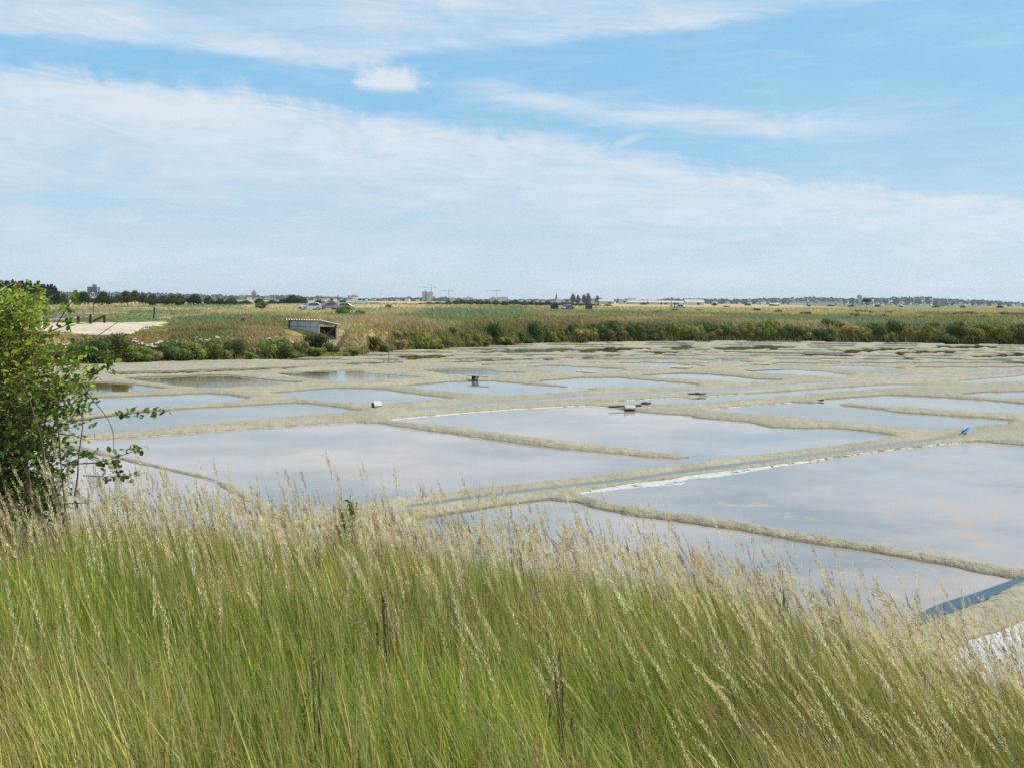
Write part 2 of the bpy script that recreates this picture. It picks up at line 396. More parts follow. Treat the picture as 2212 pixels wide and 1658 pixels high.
# ------------------------------------------------------------------ ponds
PONDS = [  # (material, polygon)
 ('milk', 'A 110,690 700,650 1500,590 2000,563 B 0,566 130,572 200,586 650,650 1200,725 1700,775 2060,808 2240,806 2212,828 1800,872 1400,925 1000,970 640,1005 E 300,475 S 1340,1950 1150,1990 1000,1935 A 1240,985 1000,905 800,862 600,815 400,765 130,705'),
 ('milk', 'A 130,735 400,793 600,840 860,895 1050,945 S 1000,1960 1050,2060 300,2080 -300,2000 -400,1700 180,1725'),
 ('milk', 'B 175,545 600,505 1000,475 1450,452 1600,460 1850,498 2212,525 C 0,527 400,560 480,580 560,596 700,602 950,600 1200,622 1400,650 1250,672 900,720 500,765 100,815 -60,828 -110,812 B 2170,783 1900,755 1700,725 1400,690 1000,645 700,600 400,568 200,549'),
 ('milk', 'D -712,435 -500,395 -200,352 0,322 500,262 900,205 1300,150 1700,105 1900,90 2212,118 2700,160 2700,1000 2212,925 1700,840 1200,755 800,695 300,605 0,568 -300,520 -500,485 -640,452'),
 ('milk', 'E 530,592 800,557 1100,505 1400,472 1600,490 1700,525 2000,585 2212,605 D 0,620 400,680 800,750 1200,810 1700,895 1950,950 2190,990 2600,1080 2600,1010 2420,965 2300,985 2212,1005 1900,1150 1600,1262 1400,1320 S 3200,2440 2600,2450 2000,2350 1640,2200 1560,2050'),
 ('salt', 'D 2212,1262 2000,1350 1850,1400 1720,1480 1750,1700 2600,1700 2600,1180'),
 ('clear', 'A -100,560 200,540 500,500 800,478 1200,455 1600,435 1700,440 1900,465 2060,487 1900,495 1500,530 1000,575 500,620 150,640 -100,650'),
 ('clear', 'A -100,430 300,400 700,385 1000,372 1150,380 1310,405 1200,425 800,452 400,485 150,500 -100,510'),
 ('brown', 'A 60,300 350,300 550,315 780,340 600,350 250,370 100,380'),
 ('clear', 'A 450,272 900,257 1150,252 1350,275 1480,290 1700,298 1450,318 1000,334 860,325 650,295'),
 ('clear', 'A 1450,242 1900,224 2050,227 B 0,242 200,257 420,268 200,280 0,288 A 1900,291 1750,280'),
 ('clear', 'A 1420,370 1800,342 1880,337 2212,345 B 150,350 300,370 400,382 620,403 300,425 0,437 A 2100,440 1900,430 1600,395'),
 ('clear', 'B 270,322 600,295 850,291 1000,305 1150,318 1300,330 1560,348 1300,365 950,385 850,378 650,365 540,350 400,340'),
 ('clear', 'B 1150,291 1450,269 1700,269 1900,288 2212,311 C 60,318 B 2000,325 1750,333 1400,325 1200,300'),
 ('clear', 'B 1820,255 2100,240 C 50,242 300,259 420,275 660,285 500,292 340,291 0,270 B 2000,267'),
 ('clear', 'C 360,226 600,213 900,232 980,245 1090,254 1000,259 900,254 600,238'),
 ('brown', 'B 370,221 600,213 800,216 900,232 1090,238 950,249 750,254 560,242'),
 ('brown', 'B 1060,200 1250,191 1450,200 1700,212 1750,218 1450,227 1250,221 1130,210'),
 ('clear', 'B 1680,174 1850,169 2100,182 2212,190 C 120,195 B 2212,197 1950,197 1800,188'),
 ('clear', 'C 40,156 200,151 400,165 500,175 350,179 150,165'),
 ('clear', 'C 880,196 1050,191 1250,200 1450,218 1300,223 1100,213'),
 ('clear', 'C 0,400 400,375 900,341 1350,313 1600,320 1400,330 1000,355 600,389 200,424 0,436 B 2000,440 1720,430 1680,423 1900,406'),
 ('clear', 'C 130,475 400,452 680,431 820,436 900,428 980,448 1250,474 1350,494 1600,511 1900,530 2150,548 2100,570 1900,585 1750,605 1600,609 1300,580 1000,555 850,540 700,521 500,506 250,488'),
 ('clear', 'C 880,412 1100,396 1300,383 1450,387 1900,410 2212,440 2450,455 2450,515 2212,503 1900,489 1650,478 1500,455 1250,450 1060,432 960,436 880,432'),
 ('clear', 'C 1750,378 1950,362 2212,358 2600,358 2600,408 2212,399 1950,390'),
 ('clear', 'C 1780,291 2000,276 2212,256 2600,230 2600,262 2212,284 1900,302 1800,300'),
 ('chan', 'E 450,520 900,460 1400,398 1900,345 D 0,290 400,238 900,174 1300,119 1740,60 1740,55 1300,108 900,160 400,221 0,272 E 1900,329 1400,383 900,443 450,504'),
 ('chan', 'B 330,470 900,424 1500,382 1900,360 C 0,352 400,326 900,299 1200,286 1200,290 900,306 400,335 0,363 B 1900,372 1500,395 900,438 330,481'),
 ('brown', 'A 350,237 800,227 1500,202 1750,194 1500,207 900,234 400,243'),
 ('brown', 'A 1800,181 2212,163 B 0,157 200,160 300,166 0,175 A 2000,180'),
 ('brown', 'B 180,132 480,123 600,128 480,141 300,142'),
 ('chan', 'C 1300,262 1800,238 2212,217 2500,200 2500,207 2212,223 1800,244 1300,267'),
 ('clear', 'B 760,100 1000,84 1300,78 1500,84 1250,98 1000,104'),
 ('brown', 'B 1350,88 1700,72 1950,76 1700,90 1450,97'),
 ('clear', 'B 1900,72 2212,60 C 0,62 100,72 B 2100,82'),
 ('brown', 'B 1750,102 2000,96 2200,100 1950,108'),
 ('clear', 'C 150,72 600,62 760,70 400,84 200,84'),
 ('brown', 'C 900,96 1400,76 1500,80 1100,100'),
 ('brown', 'C 1250,108 1750,92 1850,97 1400,112'),
 ('brown', 'C 1850,128 2212,112 2450,104 2450,110 2212,124 1900,136'),
 ('chan', 'C 250,96 1000,112 1700,140 2400,168 2400,176 1700,148 1000,120 250,102'),
 ('clear', 'C 1600,70 1900,60 2100,64 1800,76'),
 ('clear', 'C 2212,78 2400,70 2500,80 2300,90'),
 ('chan', 'B 520,165 1100,142 1700,122 2100,112 2212,108 2212,112 1700,127 1100,149 600,169'),
 ('chan', 'B 800,178 1170,168 1170,172 800,184'),
 ('chan', 'C 400,216 600,208 620,210 420,218'),
]
MW = {'milk': M_wmilk, 'clear': M_wclear, 'brown': M_wbrown, 'chan': M_wchan, 'salt': M_wsalt}
def pull_near(k, pl):
    if k in ('chan', 'salt'): return pl
    n = len(pl); area = 0.5 * sum(pl[i][0] * pl[(i + 1) % n][1] - pl[(i + 1) % n][0] * pl[i][1] for i in range(n)); sgn = 1 if area > 0 else -1
    out = pl.copy()
    for i in range(n):
        t = pl[(i + 1) % n] - pl[i - 1]; nr = np.array([t[1], -t[0]]) * sgn; nr = nr / (np.linalg.norm(nr) + 1e-9)
        r = pl[i] / np.linalg.norm(pl[i]); w = np.clip(-(nr @ r) * 1.6, -.35, 1)
        out[i] = pl[i] * (1 - np.interp(np.linalg.norm(pl[i]), [20, 45], [.010, .016]) * w)
    return out
PP = [(k, pull_near(k, poly(s, .03 if k == 'chan' else 0.0))) for k, s in PONDS]

def seg_sd(P, poly_):
    """signed distance of points P (n,2) to polygon, negative inside"""
    n = len(poly_); best = np.full(len(P), 1e9); inside = np.zeros(len(P), bool)
    for i in range(n):
        a = poly_[i]; b = poly_[(i + 1) % n]; ab = b - a; ap = P - a
        t = np.clip((ap @ ab) / max(1e-9, ab @ ab), 0, 1)
        dx = ap[:, 0] - t * ab[0]; dy = ap[:, 1] - t * ab[1]
        best = np.minimum(best, dx * dx + dy * dy)
        c = ((a[1] > P[:, 1]) != (b[1] > P[:, 1]))
        with np.errstate(divide='ignore', invalid='ignore'):
            xi = ab[0] * (P[:, 1] - a[1]) / (ab[1] if ab[1] != 0 else 1e-12) + a[0]
        inside ^= c & (P[:, 0] < xi)
    d = np.sqrt(best); return np.where(inside, -d, d)
def ponds_sd(P, kinds=None, maxd=2.5):
    out = np.full(len(P), maxd)
    for k, pl in PP:
        if kinds and k not in kinds: continue
        lo = pl.min(0) - maxd; hi = pl.max(0) + maxd
        ix = np.nonzero((P[:, 0] > lo[0]) & (P[:, 0] < hi[0]) & (P[:, 1] > lo[1]) & (P[:, 1] < hi[1]))[0]
        if len(ix): out[ix] = np.minimum(out[ix], seg_sd(P[ix], pl))
    return out

# foot of the far bank (pixels -> distance by azimuth)
fb = zoomc(0, 0, 1 / S, [(-500, 815), (0, 800), (200, 787), (400, 780), (600, 775), (780, 769), (800, 763), (860, 758), (1000, 752), (1100, 745), (1180, 741), (1250, 740), (1640, 736), (1900, 740), (2212, 745), (2700, 752)]) / 1.0
fbp = np.array([(-500, 815), (0, 800), (200, 787), (400, 780), (600, 775), (780, 769), (800, 763), (860, 758), (1000, 752), (1100, 745), (1180, 741), (1250, 740), (1640, 736), (1900, 740), (2212, 745), (2700, 752)], float)
fbw = on_plane(fbp[:, 0], fbp[:, 1])
FB_AZ = np.arctan2(fbw[:, 0], fbw[:, 1]); FB_D = np.hypot(fbw[:, 0], fbw[:, 1])
def foot_far(az): return np.interp(az, FB_AZ, FB_D)
NF_AZ = np.radians([-180, -90, -60, -40, -25, -17, -8, 0, 8, 15, 25, 40, 60, 90, 180])
NF_D = np.array([60, 60, 45, 23, 16.6, 15.0, 13.6, 12.6, 11.8, 10.9, 9.9, 9.4, 11, 60, 60])
def foot_near(az): return np.interp(az, NF_AZ, NF_D)
def near_z(x, y):
    az = np.arctan2(x, y); t = np.hypot(x, y) / foot_near(az)
    z = np.interp(t, [0, .24, .45, .68, .85, 1, 1.12], [1.98, 1.72, 1.42, .98, .50, 0.02, -.4])
    return z + (fbm(x * .9, y * .9, 3, 5) - .5) * .22 * np.clip(1.2 - t, 0, 1)

# ------------------------------------------------------------------ clay flats with the levees
def build_clay():
    na, nd = 770, 460
    az = np.radians(np.linspace(-37, 37, na))
    inv = np.linspace(1 / 8.3, 1 / 125.0, nd); d = 1 / inv
    A, D = np.meshgrid(az, d, indexing='ij')
    D = np.minimum(D, foot_far(A) + 4)
    X = np.sin(A) * D; Y = np.cos(A) * D
    P = np.stack([X.ravel(), Y.ravel()], -1)
    warp = 0.10 * (fbm(P[:, 0] * 1.3, P[:, 1] * 1.3, 4, 3) - .5) + .07 * (vnoise(P[:, 0] * 6, P[:, 1] * 6, 9) - .5)
    sd = ponds_sd(P, ('milk', 'clear', 'brown', 'salt')) + warp
    sdc = ponds_sd(P, ('chan',)) + warp * .25 - .22 * sst(np.hypot(P[:, 0], P[:, 1]), 26, 45)
    hl = .050 + .045 * fbm(P[:, 0] * .25, P[:, 1] * .25, 2, 21)
    far = sst(np.hypot(P[:, 0], P[:, 1]), 30, 60)
    hl = hl * (1 - .12 * far)
    rise = np.clip(sd / (.15 + .12 * far), 0, 1) ** .6
    z = np.where(sd > 0, hl * rise, np.maximum(-.14, sd * .30))
    dip = sst(sd, .9, 2.2) * .015
    z = z - dip * (sd > 0)
    rough_ = (fbm(P[:, 0] * 3.5, P[:, 1] * 3.5, 4, 40) - .5) * .06 + (vnoise(P[:, 0] * 13, P[:, 1] * 13, 44) - .5) * .026
    z = z + rough_ * sst(sd, 0, .25)
    cw = sst(sdc, .16, .50); tgt = .004 + .022 * sst(sdc, -.10, .10) + .055 * sst(sdc, .14, .36) + rough_ * .25
    z = np.where(sd > .02, tgt * (1 - cw) + z * cw, z)
    # low pans and dried mud on the far flats: shallow furrows running across
    fl = sst(np.hypot(P[:, 0], P[:, 1]), 63, 70) * sst(sd, .25, .7) * sst(sdc, .2, .6)
    q = P[:, 1] + P[:, 0] * -.16 + 1.6 * (fbm(P[:, 0] * .05, P[:, 1] * .05, 2, 61) - .5)
    stripe = .5 + .5 * np.cos(q * 2 * np.pi / 4.6)
    cut = sst(stripe + .55 * (fbm(P[:, 0] * .06 + 3, q * .3, 3, 60) - .5), .58, .74) * sst(np.abs(((P[:, 0] + q * .8) / 13.0) % 1.0 - .5), .03, .07)
    z = z - fl * .11 * cut
    V = np.stack([X.ravel(), Y.ravel(), z], -1)
    i, j = np.meshgrid(np.arange(na - 1), np.arange(nd - 1), indexing='ij')
    a = (i * nd + j).ravel(); q4 = np.stack([a, a + nd, a + nd + 1, a + 1], -1)
    o = fast_mesh('ground_clay', V, q4, M_clay, smooth=True, n=4)
    tag(o, 'pale grey clay flats and raised levees between the salt ponds', kind='structure')
    return o
build_clay()

def offset_poly(pl, d):
    n = len(pl); out = []
    area = 0.5 * sum(pl[i][0] * pl[(i + 1) % n][1] - pl[(i + 1) % n][0] * pl[i][1] for i in range(n)); sgn = 1 if area > 0 else -1
    for i in range(n):
        a, b, c = pl[i - 1], pl[i], pl[(i + 1) % n]
        e1 = (b - a) / (np.linalg.norm(b - a) + 1e-9); e2 = (c - b) / (np.linalg.norm(c - b) + 1e-9)
        n1 = np.array([e1[1], -e1[0]]) * sgn; n2 = np.array([e2[1], -e2[0]]) * sgn
        m = n1 + n2; L = np.linalg.norm(m)
        m = n1 if L < .3 else m / L
        k = 1 / max(.55, m @ n1)
        out.append(b + m * d * k)
    return np.array(out)
from mathutils.geometry import tessellate_polygon
def flat_sheet(name, pl, z, m):
    tr = tessellate_polygon([[Vector((p[0], p[1], 0)) for p in pl]])
    v = [(p[0], p[1], z) for p in pl]
    tris = []
    for t in tr:
        a, b, c = (Vector(v[k]) for k in t)
        tris.append(t if (b - a).cross(c - a).z > 0 else (t[0], t[2], t[1]))
    o = fast_mesh(name, np.array(v), np.array(tris), m)
    return o
for i, (k, pl) in enumerate(PP):
    dmean = np.hypot(*pl.mean(0)); off = (.03 + .24 * float(sst(np.array(dmean), 26, 45))) if k == 'chan' else .14
    o = flat_sheet('channel_water' if k == 'chan' else 'pond_water', offset_poly(pl, off), (.018 if k == 'chan' else -0.002) - (.002 if k == 'chan' else .0045) * (i % 5), MW[k])
    tag(o, kind='structure')

def chaikin(p):
    for _ in range(2):
        q_ = np.roll(p, -1, 0); p = np.stack([p * .75 + q_ * .25, p * .25 + q_ * .75], 1).reshape(-1, 2)
    return p
fs_ = [(math.sin(a) * (foot_far(np.array(a)) + 1.0), math.cos(a) * (foot_far(np.array(a)) + 1.0)) for a in np.radians(np.linspace(-34, 34, 30))]
ns_ = [(math.sin(a) * 61, math.cos(a) * 61) for a in np.radians(np.linspace(34, -34, 30))]
fw = flat_sheet('marsh_water', np.array(fs_ + ns_, float), -.026, M_wclear); tag(fw, kind='structure')
dt = flat_sheet('pond_water', chaikin(poly('D 1400,1330 1500,1235 1640,1160 1900,1085 2212,972 2500,905 2700,980 2212,1012 1900,1155 1600,1270')), .0035, water_mat('water_dark_blue', (.04, .06, .085), .0, rip=.004)); tag(dt, kind='structure')  # darker blue sheet lying just above the pond along its near edge
# deep sheet of wet mud beneath everything, reaching the horizon
def land_z(x, y):
    az = np.arctan2(x, y); d = np.hypot(x, y); f = foot_far(az); s = d - f
    wid = 3.6 + 1.6 * (fbm(az * 40, az * 0 + 1, 2, 71) - .3)
    z = 1.45 * sst(s + .4, 0, wid) + .12 * sst(s, 5, 40)
    z = z + (fbm(x * .12, y * .12, 4, 72) - .5) * .5 * sst(s, .3, 5) * (1 - .6 * sst(d, 200, 600))
    z = z + (fbm(x * .5, y * .5, 3, 78) - .5) * .35 * sst(s, .1, 2) * (1 - sst(d, 110, 160))
    z = np.where(s < 0, -.3 + .3 * sst(s, -1.0, 0), z)
    z = z + .9 * np.exp(-((az + .137) / .10) ** 2) * sst(d, 290, 330) * (1 - sst(d, 380, 430))          # road embankment under the van
    z = z - .42 * np.exp(-(((az - HUT_AZ + .017) / .024) ** 4)) * (1 - sst(d, HUT_D - .5, HUT_D + 1.0)) * sst(s, .5, 2)
    # gap cut into the bank in front of the shelter
    hv = np.exp(-(((az - HUT_AZ) / .012) ** 4)) * (1 - sst(d, HUT_D + 1.0, HUT_D + 2.6))
    z = np.where(s > -.4, z * (1 - hv) + .33 * hv, z)
    return z
HUT_D = 80.0
def az_of(px, py=700):
    d = rays(px, py); return float(np.arctan2(d[0], d[1]))
HUT_AZ = az_of(718, 730)
def land_pt(px, py, dmin=50, dmax=3000):
    d = rays(px, py); h = math.hypot(d[0], d[1]); t = np.exp(np.linspace(math.log(dmin), math.log(dmax), 4000))
    X = d[0] / h * t; Y = d[1] / h * t; Z = CAMZ + d[2] / h * t
    below = Z <= land_z(X, Y)
    k = int(np.argmax(below)) if below.any() else len(t) - 1
    return np.array([X[k], Y[k], float(land_z(X[k:k + 1], Y[k:k + 1])[0])])
def at(px, dist, dz=0.0):
    a = az_of(px); x, y = math.sin(a) * dist, math.cos(a) * dist
    return Vector((x, y, float(land_z(np.array([x]), np.array([y]))[0]) + dz))

# ------------------------------------------------------------------ vegetation colours
def veg_col(x, y, r):
    """base colours of the marsh vegetation at x, y; r = per-plant random 0..1"""
    n = len(x)
    straw = np.array([.52, .44, .25]); green = np.array([.19, .26, .085]); reed = np.array([.16, .26, .145])
    rust = np.array([.33, .21, .105]); olive = np.array([.22, .23, .07]); lush = np.array([.17, .225, .055])
    d = np.hypot(x, y); k = 1 / (.35 + d / 220.0)
    a = fbm(x * .055 * k + 3, y * .035 * k, 4, 91); b = fbm(x * .05 * k + 40, y * .03 * k + 7, 3, 97); c = fbm(x * .09 * k, y * .05 * k + 30, 3, 103)
    s = d - foot_far(np.arctan2(x, y))
    col = green[None] * np.ones((n, 1))
    def mixin(col, t, w): return col * (1 - w[:, None]) + t[None] * w[:, None]
    col = mixin(col, olive, sst(c, .45, .55))
    col = mixin(col, straw, sst(a, .47, .56) * .95)
    col = mixin(col, rust, sst(b, .54, .62) * .42 * (1 - sst(d, 160, 260)))
    col = mixin(col, rust * .9, sst(np.arctan2(x, y), -.12, -.16) * sst(s, 1, 3) * (1 - sst(s, 7, 11)) * sst(c, .40, .52) * .5)
    col = mixin(col, lush, sst(b, .46, .40) * .8 * (1 - .7 * sst(d, 130, 220)))
    col = mixin(col, olive * .9, sst(d, 150, 260) * .55 * sst(c, .42, .52))
    col = mixin(col, reed, sst(c, .46, .40) * .8)
    col = mixin(col, straw, sst(d, 130, 240) * .7 * sst(a, .38, .5))
    col = mixin(col, straw, sst(d, 110, 190) * sst(np.arctan2(x, y), .0, -.12) * sst(c, .36, .46) * .85)
    az = np.arctan2(x, y)
    rz_ = np.exp(-((az + .028) / .055) ** 4) * np.exp(-((d - 150) / 24) ** 4)         # reed bed
    rz2 = np.exp(-((az - .075) / .035) ** 4) * np.exp(-((d - 175) / 22) ** 4) + np.exp(-((az + .155) / .02) ** 4) * np.exp(-((d - 150) / 18) ** 4)
    col = mixin(col, reed * 1.15, np.clip((rz_ + rz2) * 1.2, 0, 1))
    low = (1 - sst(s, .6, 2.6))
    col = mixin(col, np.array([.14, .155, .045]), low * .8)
    col = col * (0.72 + .80 * r[:, None]) * np.array([1.20, 1.06, .88])
    return np.clip(col, .012, .6)

def land_mat():
    m = bpy.data.materials.new('marsh_ground'); m.use_nodes = True; nt = m.node_tree; b = nt.nodes['Principled BSDF']
    at_ = nt.nodes.new('ShaderNodeAttribute'); at_.attribute_name = 'col'
    g = nt.nodes.new('ShaderNodeNewGeometry')
    f = noise(nt, g.outputs['Position'], .8, 6, .7).sstep(.25, .75)
    c = mixcol(nt, f, (.55, .55, .55), (1.25, 1.25, 1.25)); c = mixcol(nt, 1.0, at_.outputs['Color'], c, 'MULTIPLY')
    nt.links.new(c, b.inputs['Base Color']); b.inputs['Roughness'].default_value = .95; b.inputs['Specular IOR Level'].default_value = .1
    bn = nt.nodes.new('ShaderNodeBump'); bn.inputs['Distance'].default_value = .3
    nt.links.new(noise(nt, g.outputs['Position'], 3, 5, .7).s, bn.inputs['Height']); nt.links.new(bn.outputs[0], b.inputs['Normal'])
    return m
M_land = land_mat()
def build_land():
    na, nd = 380, 260
    az = np.radians(np.linspace(-40, 40, na)); t = np.linspace(0, 1, nd)
    A, T = np.meshgrid(az, t, indexing='ij'); f = foot_far(A) - 1.2
    inv = (1 / f) * (1 - T) + T / 9000.0
    D = np.minimum(1 / inv, 9000)
    near = f + T * 60 ; D = np.where(T < .3, f + (T / .3) ** 1.0 * 9, 0)
    g = (T - .3) / .7; D2 = 1 / ((1 / (f + 9)) * (1 - g) + g / 9000.0)
    D = np.where(T < .3, D, D2)
    X = np.sin(A) * D; Y = np.cos(A) * D; x, y = X.ravel(), Y.ravel()
    z = land_z(x, y)
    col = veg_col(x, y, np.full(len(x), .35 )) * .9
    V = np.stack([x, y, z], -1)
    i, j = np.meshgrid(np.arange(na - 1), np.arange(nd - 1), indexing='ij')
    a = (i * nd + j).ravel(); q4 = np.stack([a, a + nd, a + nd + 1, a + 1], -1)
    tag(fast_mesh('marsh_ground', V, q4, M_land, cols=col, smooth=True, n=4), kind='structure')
build_land()
# base sheet to the horizon all round
g = 12000.0
b0 = MB().add([(-g, -g, -.5), (g, -g, -.5), (g, g, -.5), (-g, g, -.5)], [(0, 1, 2, 3)]).build('ground', mat('ground_soil', (.14, .15, .07), .95, .1, nscale=.02, namp=.4))
tag(b0, kind='structure')

# near bank
def build_near_bank():
    xs = np.linspace(-32, 32, 220); ys = np.linspace(-14, 26, 160)
    X, Y = np.meshgrid(xs, ys, indexing='ij'); x, y = X.ravel(), Y.ravel(); z = near_z(x, y)
    V = np.stack([x, y, z], -1); nd = len(ys)
    i, j = np.meshgrid(np.arange(len(xs) - 1), np.arange(nd - 1), indexing='ij')
    a = (i * nd + j).ravel(); q4 = np.stack([a, a + nd, a + nd + 1, a + 1], -1)
    keep = z[q4].max(1) > -.25
    m = mat('bank_soil', (.10, .105, .045), .95, .1, nscale=3, namp=.5, bump=.05, bscale=12)
    tag(fast_mesh('bank_ground', V, q4[keep], m, smooth=True, n=4), kind='structure')
build_near_bank()

# ------------------------------------------------------------------ sandy track
M_sand = mat('track_sand', (.50, .41, .30), .95, .1, nscale=.9, namp=.22, bump=.03, bscale=6)
def land_patch(name, pxpoly, m, lift=.05, step=.6, zp=1.45):
    pl = on_plane(*np.array(pxpoly, float).T, z=zp)
    lo, hi = pl.min(0) - .5, pl.max(0) + .5
    xs = np.arange(lo[0], hi[0], step); ys = np.arange(lo[1], hi[1], step)
    X, Y = np.meshgrid(xs, ys, indexing='ij'); P = np.stack([X.ravel(), Y.ravel()], -1)
    sd = seg_sd(P, pl) + (fbm(P[:, 0] * .7, P[:, 1] * .7, 3, 88) - .5) * 1.6; z = land_z(P[:, 0], P[:, 1]) + lift * np.clip(-sd / .6 + .5, -1.0, 1)
    V = np.stack([P[:, 0], P[:, 1], z], -1); nd = len(ys)
    i, j = np.meshgrid(np.arange(len(xs) - 1), np.arange(nd - 1), indexing='ij')
    a = (i * nd + j).ravel(); q4 = np.stack([a, a + nd, a + nd + 1, a + 1], -1)
    keep = (sd[q4] < .4).any(1)
    return fast_mesh(name, V, q4[keep], m, smooth=True, n=4), pl
tr_o, TRACK = land_patch('path', [(-60, 704), (90, 702), (200, 701), (330, 701), (378, 702), (352, 708), (305, 711), (292, 716), (262, 723), (235, 723), (190, 720), (140, 717), (60, 716), (-60, 718)], M_sand, .09)
tag(tr_o, kind='structure')
p2, PATH2 = land_patch('path', [(88, 693), (150, 689.5), (190, 686), (193, 688), (150, 694), (88, 698)], mat('grey_gravel', (.33, .33, .31), .95, .1, nscale=1, namp=.2), .08)
tag(p2, kind='structure')

# ------------------------------------------------------------------ marsh vegetation (uncountable)
def blades(base, dirv, L, W, bend, lean, col, K=2, colt=None, flat=None, seed=0):
    """ribbons: base (n,3); lean (n,2) horizontal displacement of the tip relative to L; returns verts, tris, cols"""
    n = len(base); rng = np.random.default_rng(seed)
    th = rng.uniform(0, np.pi, n) if flat is None else flat
    side = np.stack([np.cos(th), np.sin(th), np.zeros(n)], -1)
    vs = []; cs = []
    for k in range(K + 1):
        t = k / K
        c = base.copy(); hor = (t ** bend)
        c[:, :2] += lean * (L * hor)[:, None] if np.ndim(hor) else lean * (L[:, None] * hor)
        c[:, 2] += L * (t - .5 * t * t * (lean ** 2).sum(1).clip(0, 1))
        w = W * (1 - t) ** .7 if k < K else W * 0
        cc = col if colt is None else col * (1 - t) + colt * t
        if k < K: vs += [c - side * w[:, None] / 2, c + side * w[:, None] / 2]; cs += [cc, cc]
        else: vs.append(c); cs.append(cc)
    m = len(vs); V = np.stack(vs, 1).reshape(-1, 3); C = np.stack(cs, 1).reshape(-1, 3)
    T = []
    for k in range(K):
        a = 2 * k
        if k < K - 1: T += [(a, a + 1, a + 3), (a, a + 3, a + 2)]
        else: T += [(a, a + 1, a + 2)]
    T = np.array(T); tri = (np.arange(n)[:, None, None] * m + T[None]).reshape(-1, 3)
    return V, tri, C
def build_marsh_veg():
    rng = np.random.default_rng(11); n = 105000
    az = np.radians(rng.uniform(-29, 29, n))
    f = foot_far(az); m = rng.random(n)
    d = np.where(m < .38, f + .1 + rng.random(n) ** 1.1 * 6.0, 1 / ((1 / (f + 4)) + rng.random(n) * (1 / 520.0 - 1 / (f + 4))))
    x = np.sin(az) * d; y = np.cos(az) * d
    keep = np.ones(n, bool)
    P = np.stack([x, y], -1)
    for pl in (TRACK, PATH2): keep &= seg_sd(P, pl) > .2
    hv = (np.abs(az - HUT_AZ) < .014) & (d < HUT_D + 1.5); keep &= ~hv
    x, y, d, az = x[keep], y[keep], d[keep], az[keep]; n = len(x)
    s = d - foot_far(az)
    z = land_z(x, y) - .03
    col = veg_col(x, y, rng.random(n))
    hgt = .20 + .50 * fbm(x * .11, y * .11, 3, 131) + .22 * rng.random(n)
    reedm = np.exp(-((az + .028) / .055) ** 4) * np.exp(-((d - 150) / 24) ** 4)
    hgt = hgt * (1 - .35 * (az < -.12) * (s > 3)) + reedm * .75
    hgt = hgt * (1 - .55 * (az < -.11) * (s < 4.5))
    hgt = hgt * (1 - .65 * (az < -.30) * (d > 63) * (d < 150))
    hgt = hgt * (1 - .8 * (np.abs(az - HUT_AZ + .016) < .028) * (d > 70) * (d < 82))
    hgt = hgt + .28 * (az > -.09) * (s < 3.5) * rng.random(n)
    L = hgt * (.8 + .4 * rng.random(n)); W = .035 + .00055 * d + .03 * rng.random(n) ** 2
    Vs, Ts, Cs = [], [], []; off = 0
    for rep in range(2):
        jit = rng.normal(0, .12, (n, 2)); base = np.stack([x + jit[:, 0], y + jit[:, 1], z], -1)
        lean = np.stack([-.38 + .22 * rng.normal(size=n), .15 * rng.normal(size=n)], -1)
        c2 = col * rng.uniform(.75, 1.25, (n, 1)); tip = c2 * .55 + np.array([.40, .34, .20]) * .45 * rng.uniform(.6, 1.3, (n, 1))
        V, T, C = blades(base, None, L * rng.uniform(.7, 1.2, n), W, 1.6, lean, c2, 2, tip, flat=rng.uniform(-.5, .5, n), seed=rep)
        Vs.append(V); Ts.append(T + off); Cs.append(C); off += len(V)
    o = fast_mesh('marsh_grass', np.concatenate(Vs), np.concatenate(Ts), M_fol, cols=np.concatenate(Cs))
    tag(o, 'mixed green and straw coloured grass covering the far bank and marsh', 'grass', kind='stuff')
build_marsh_veg()

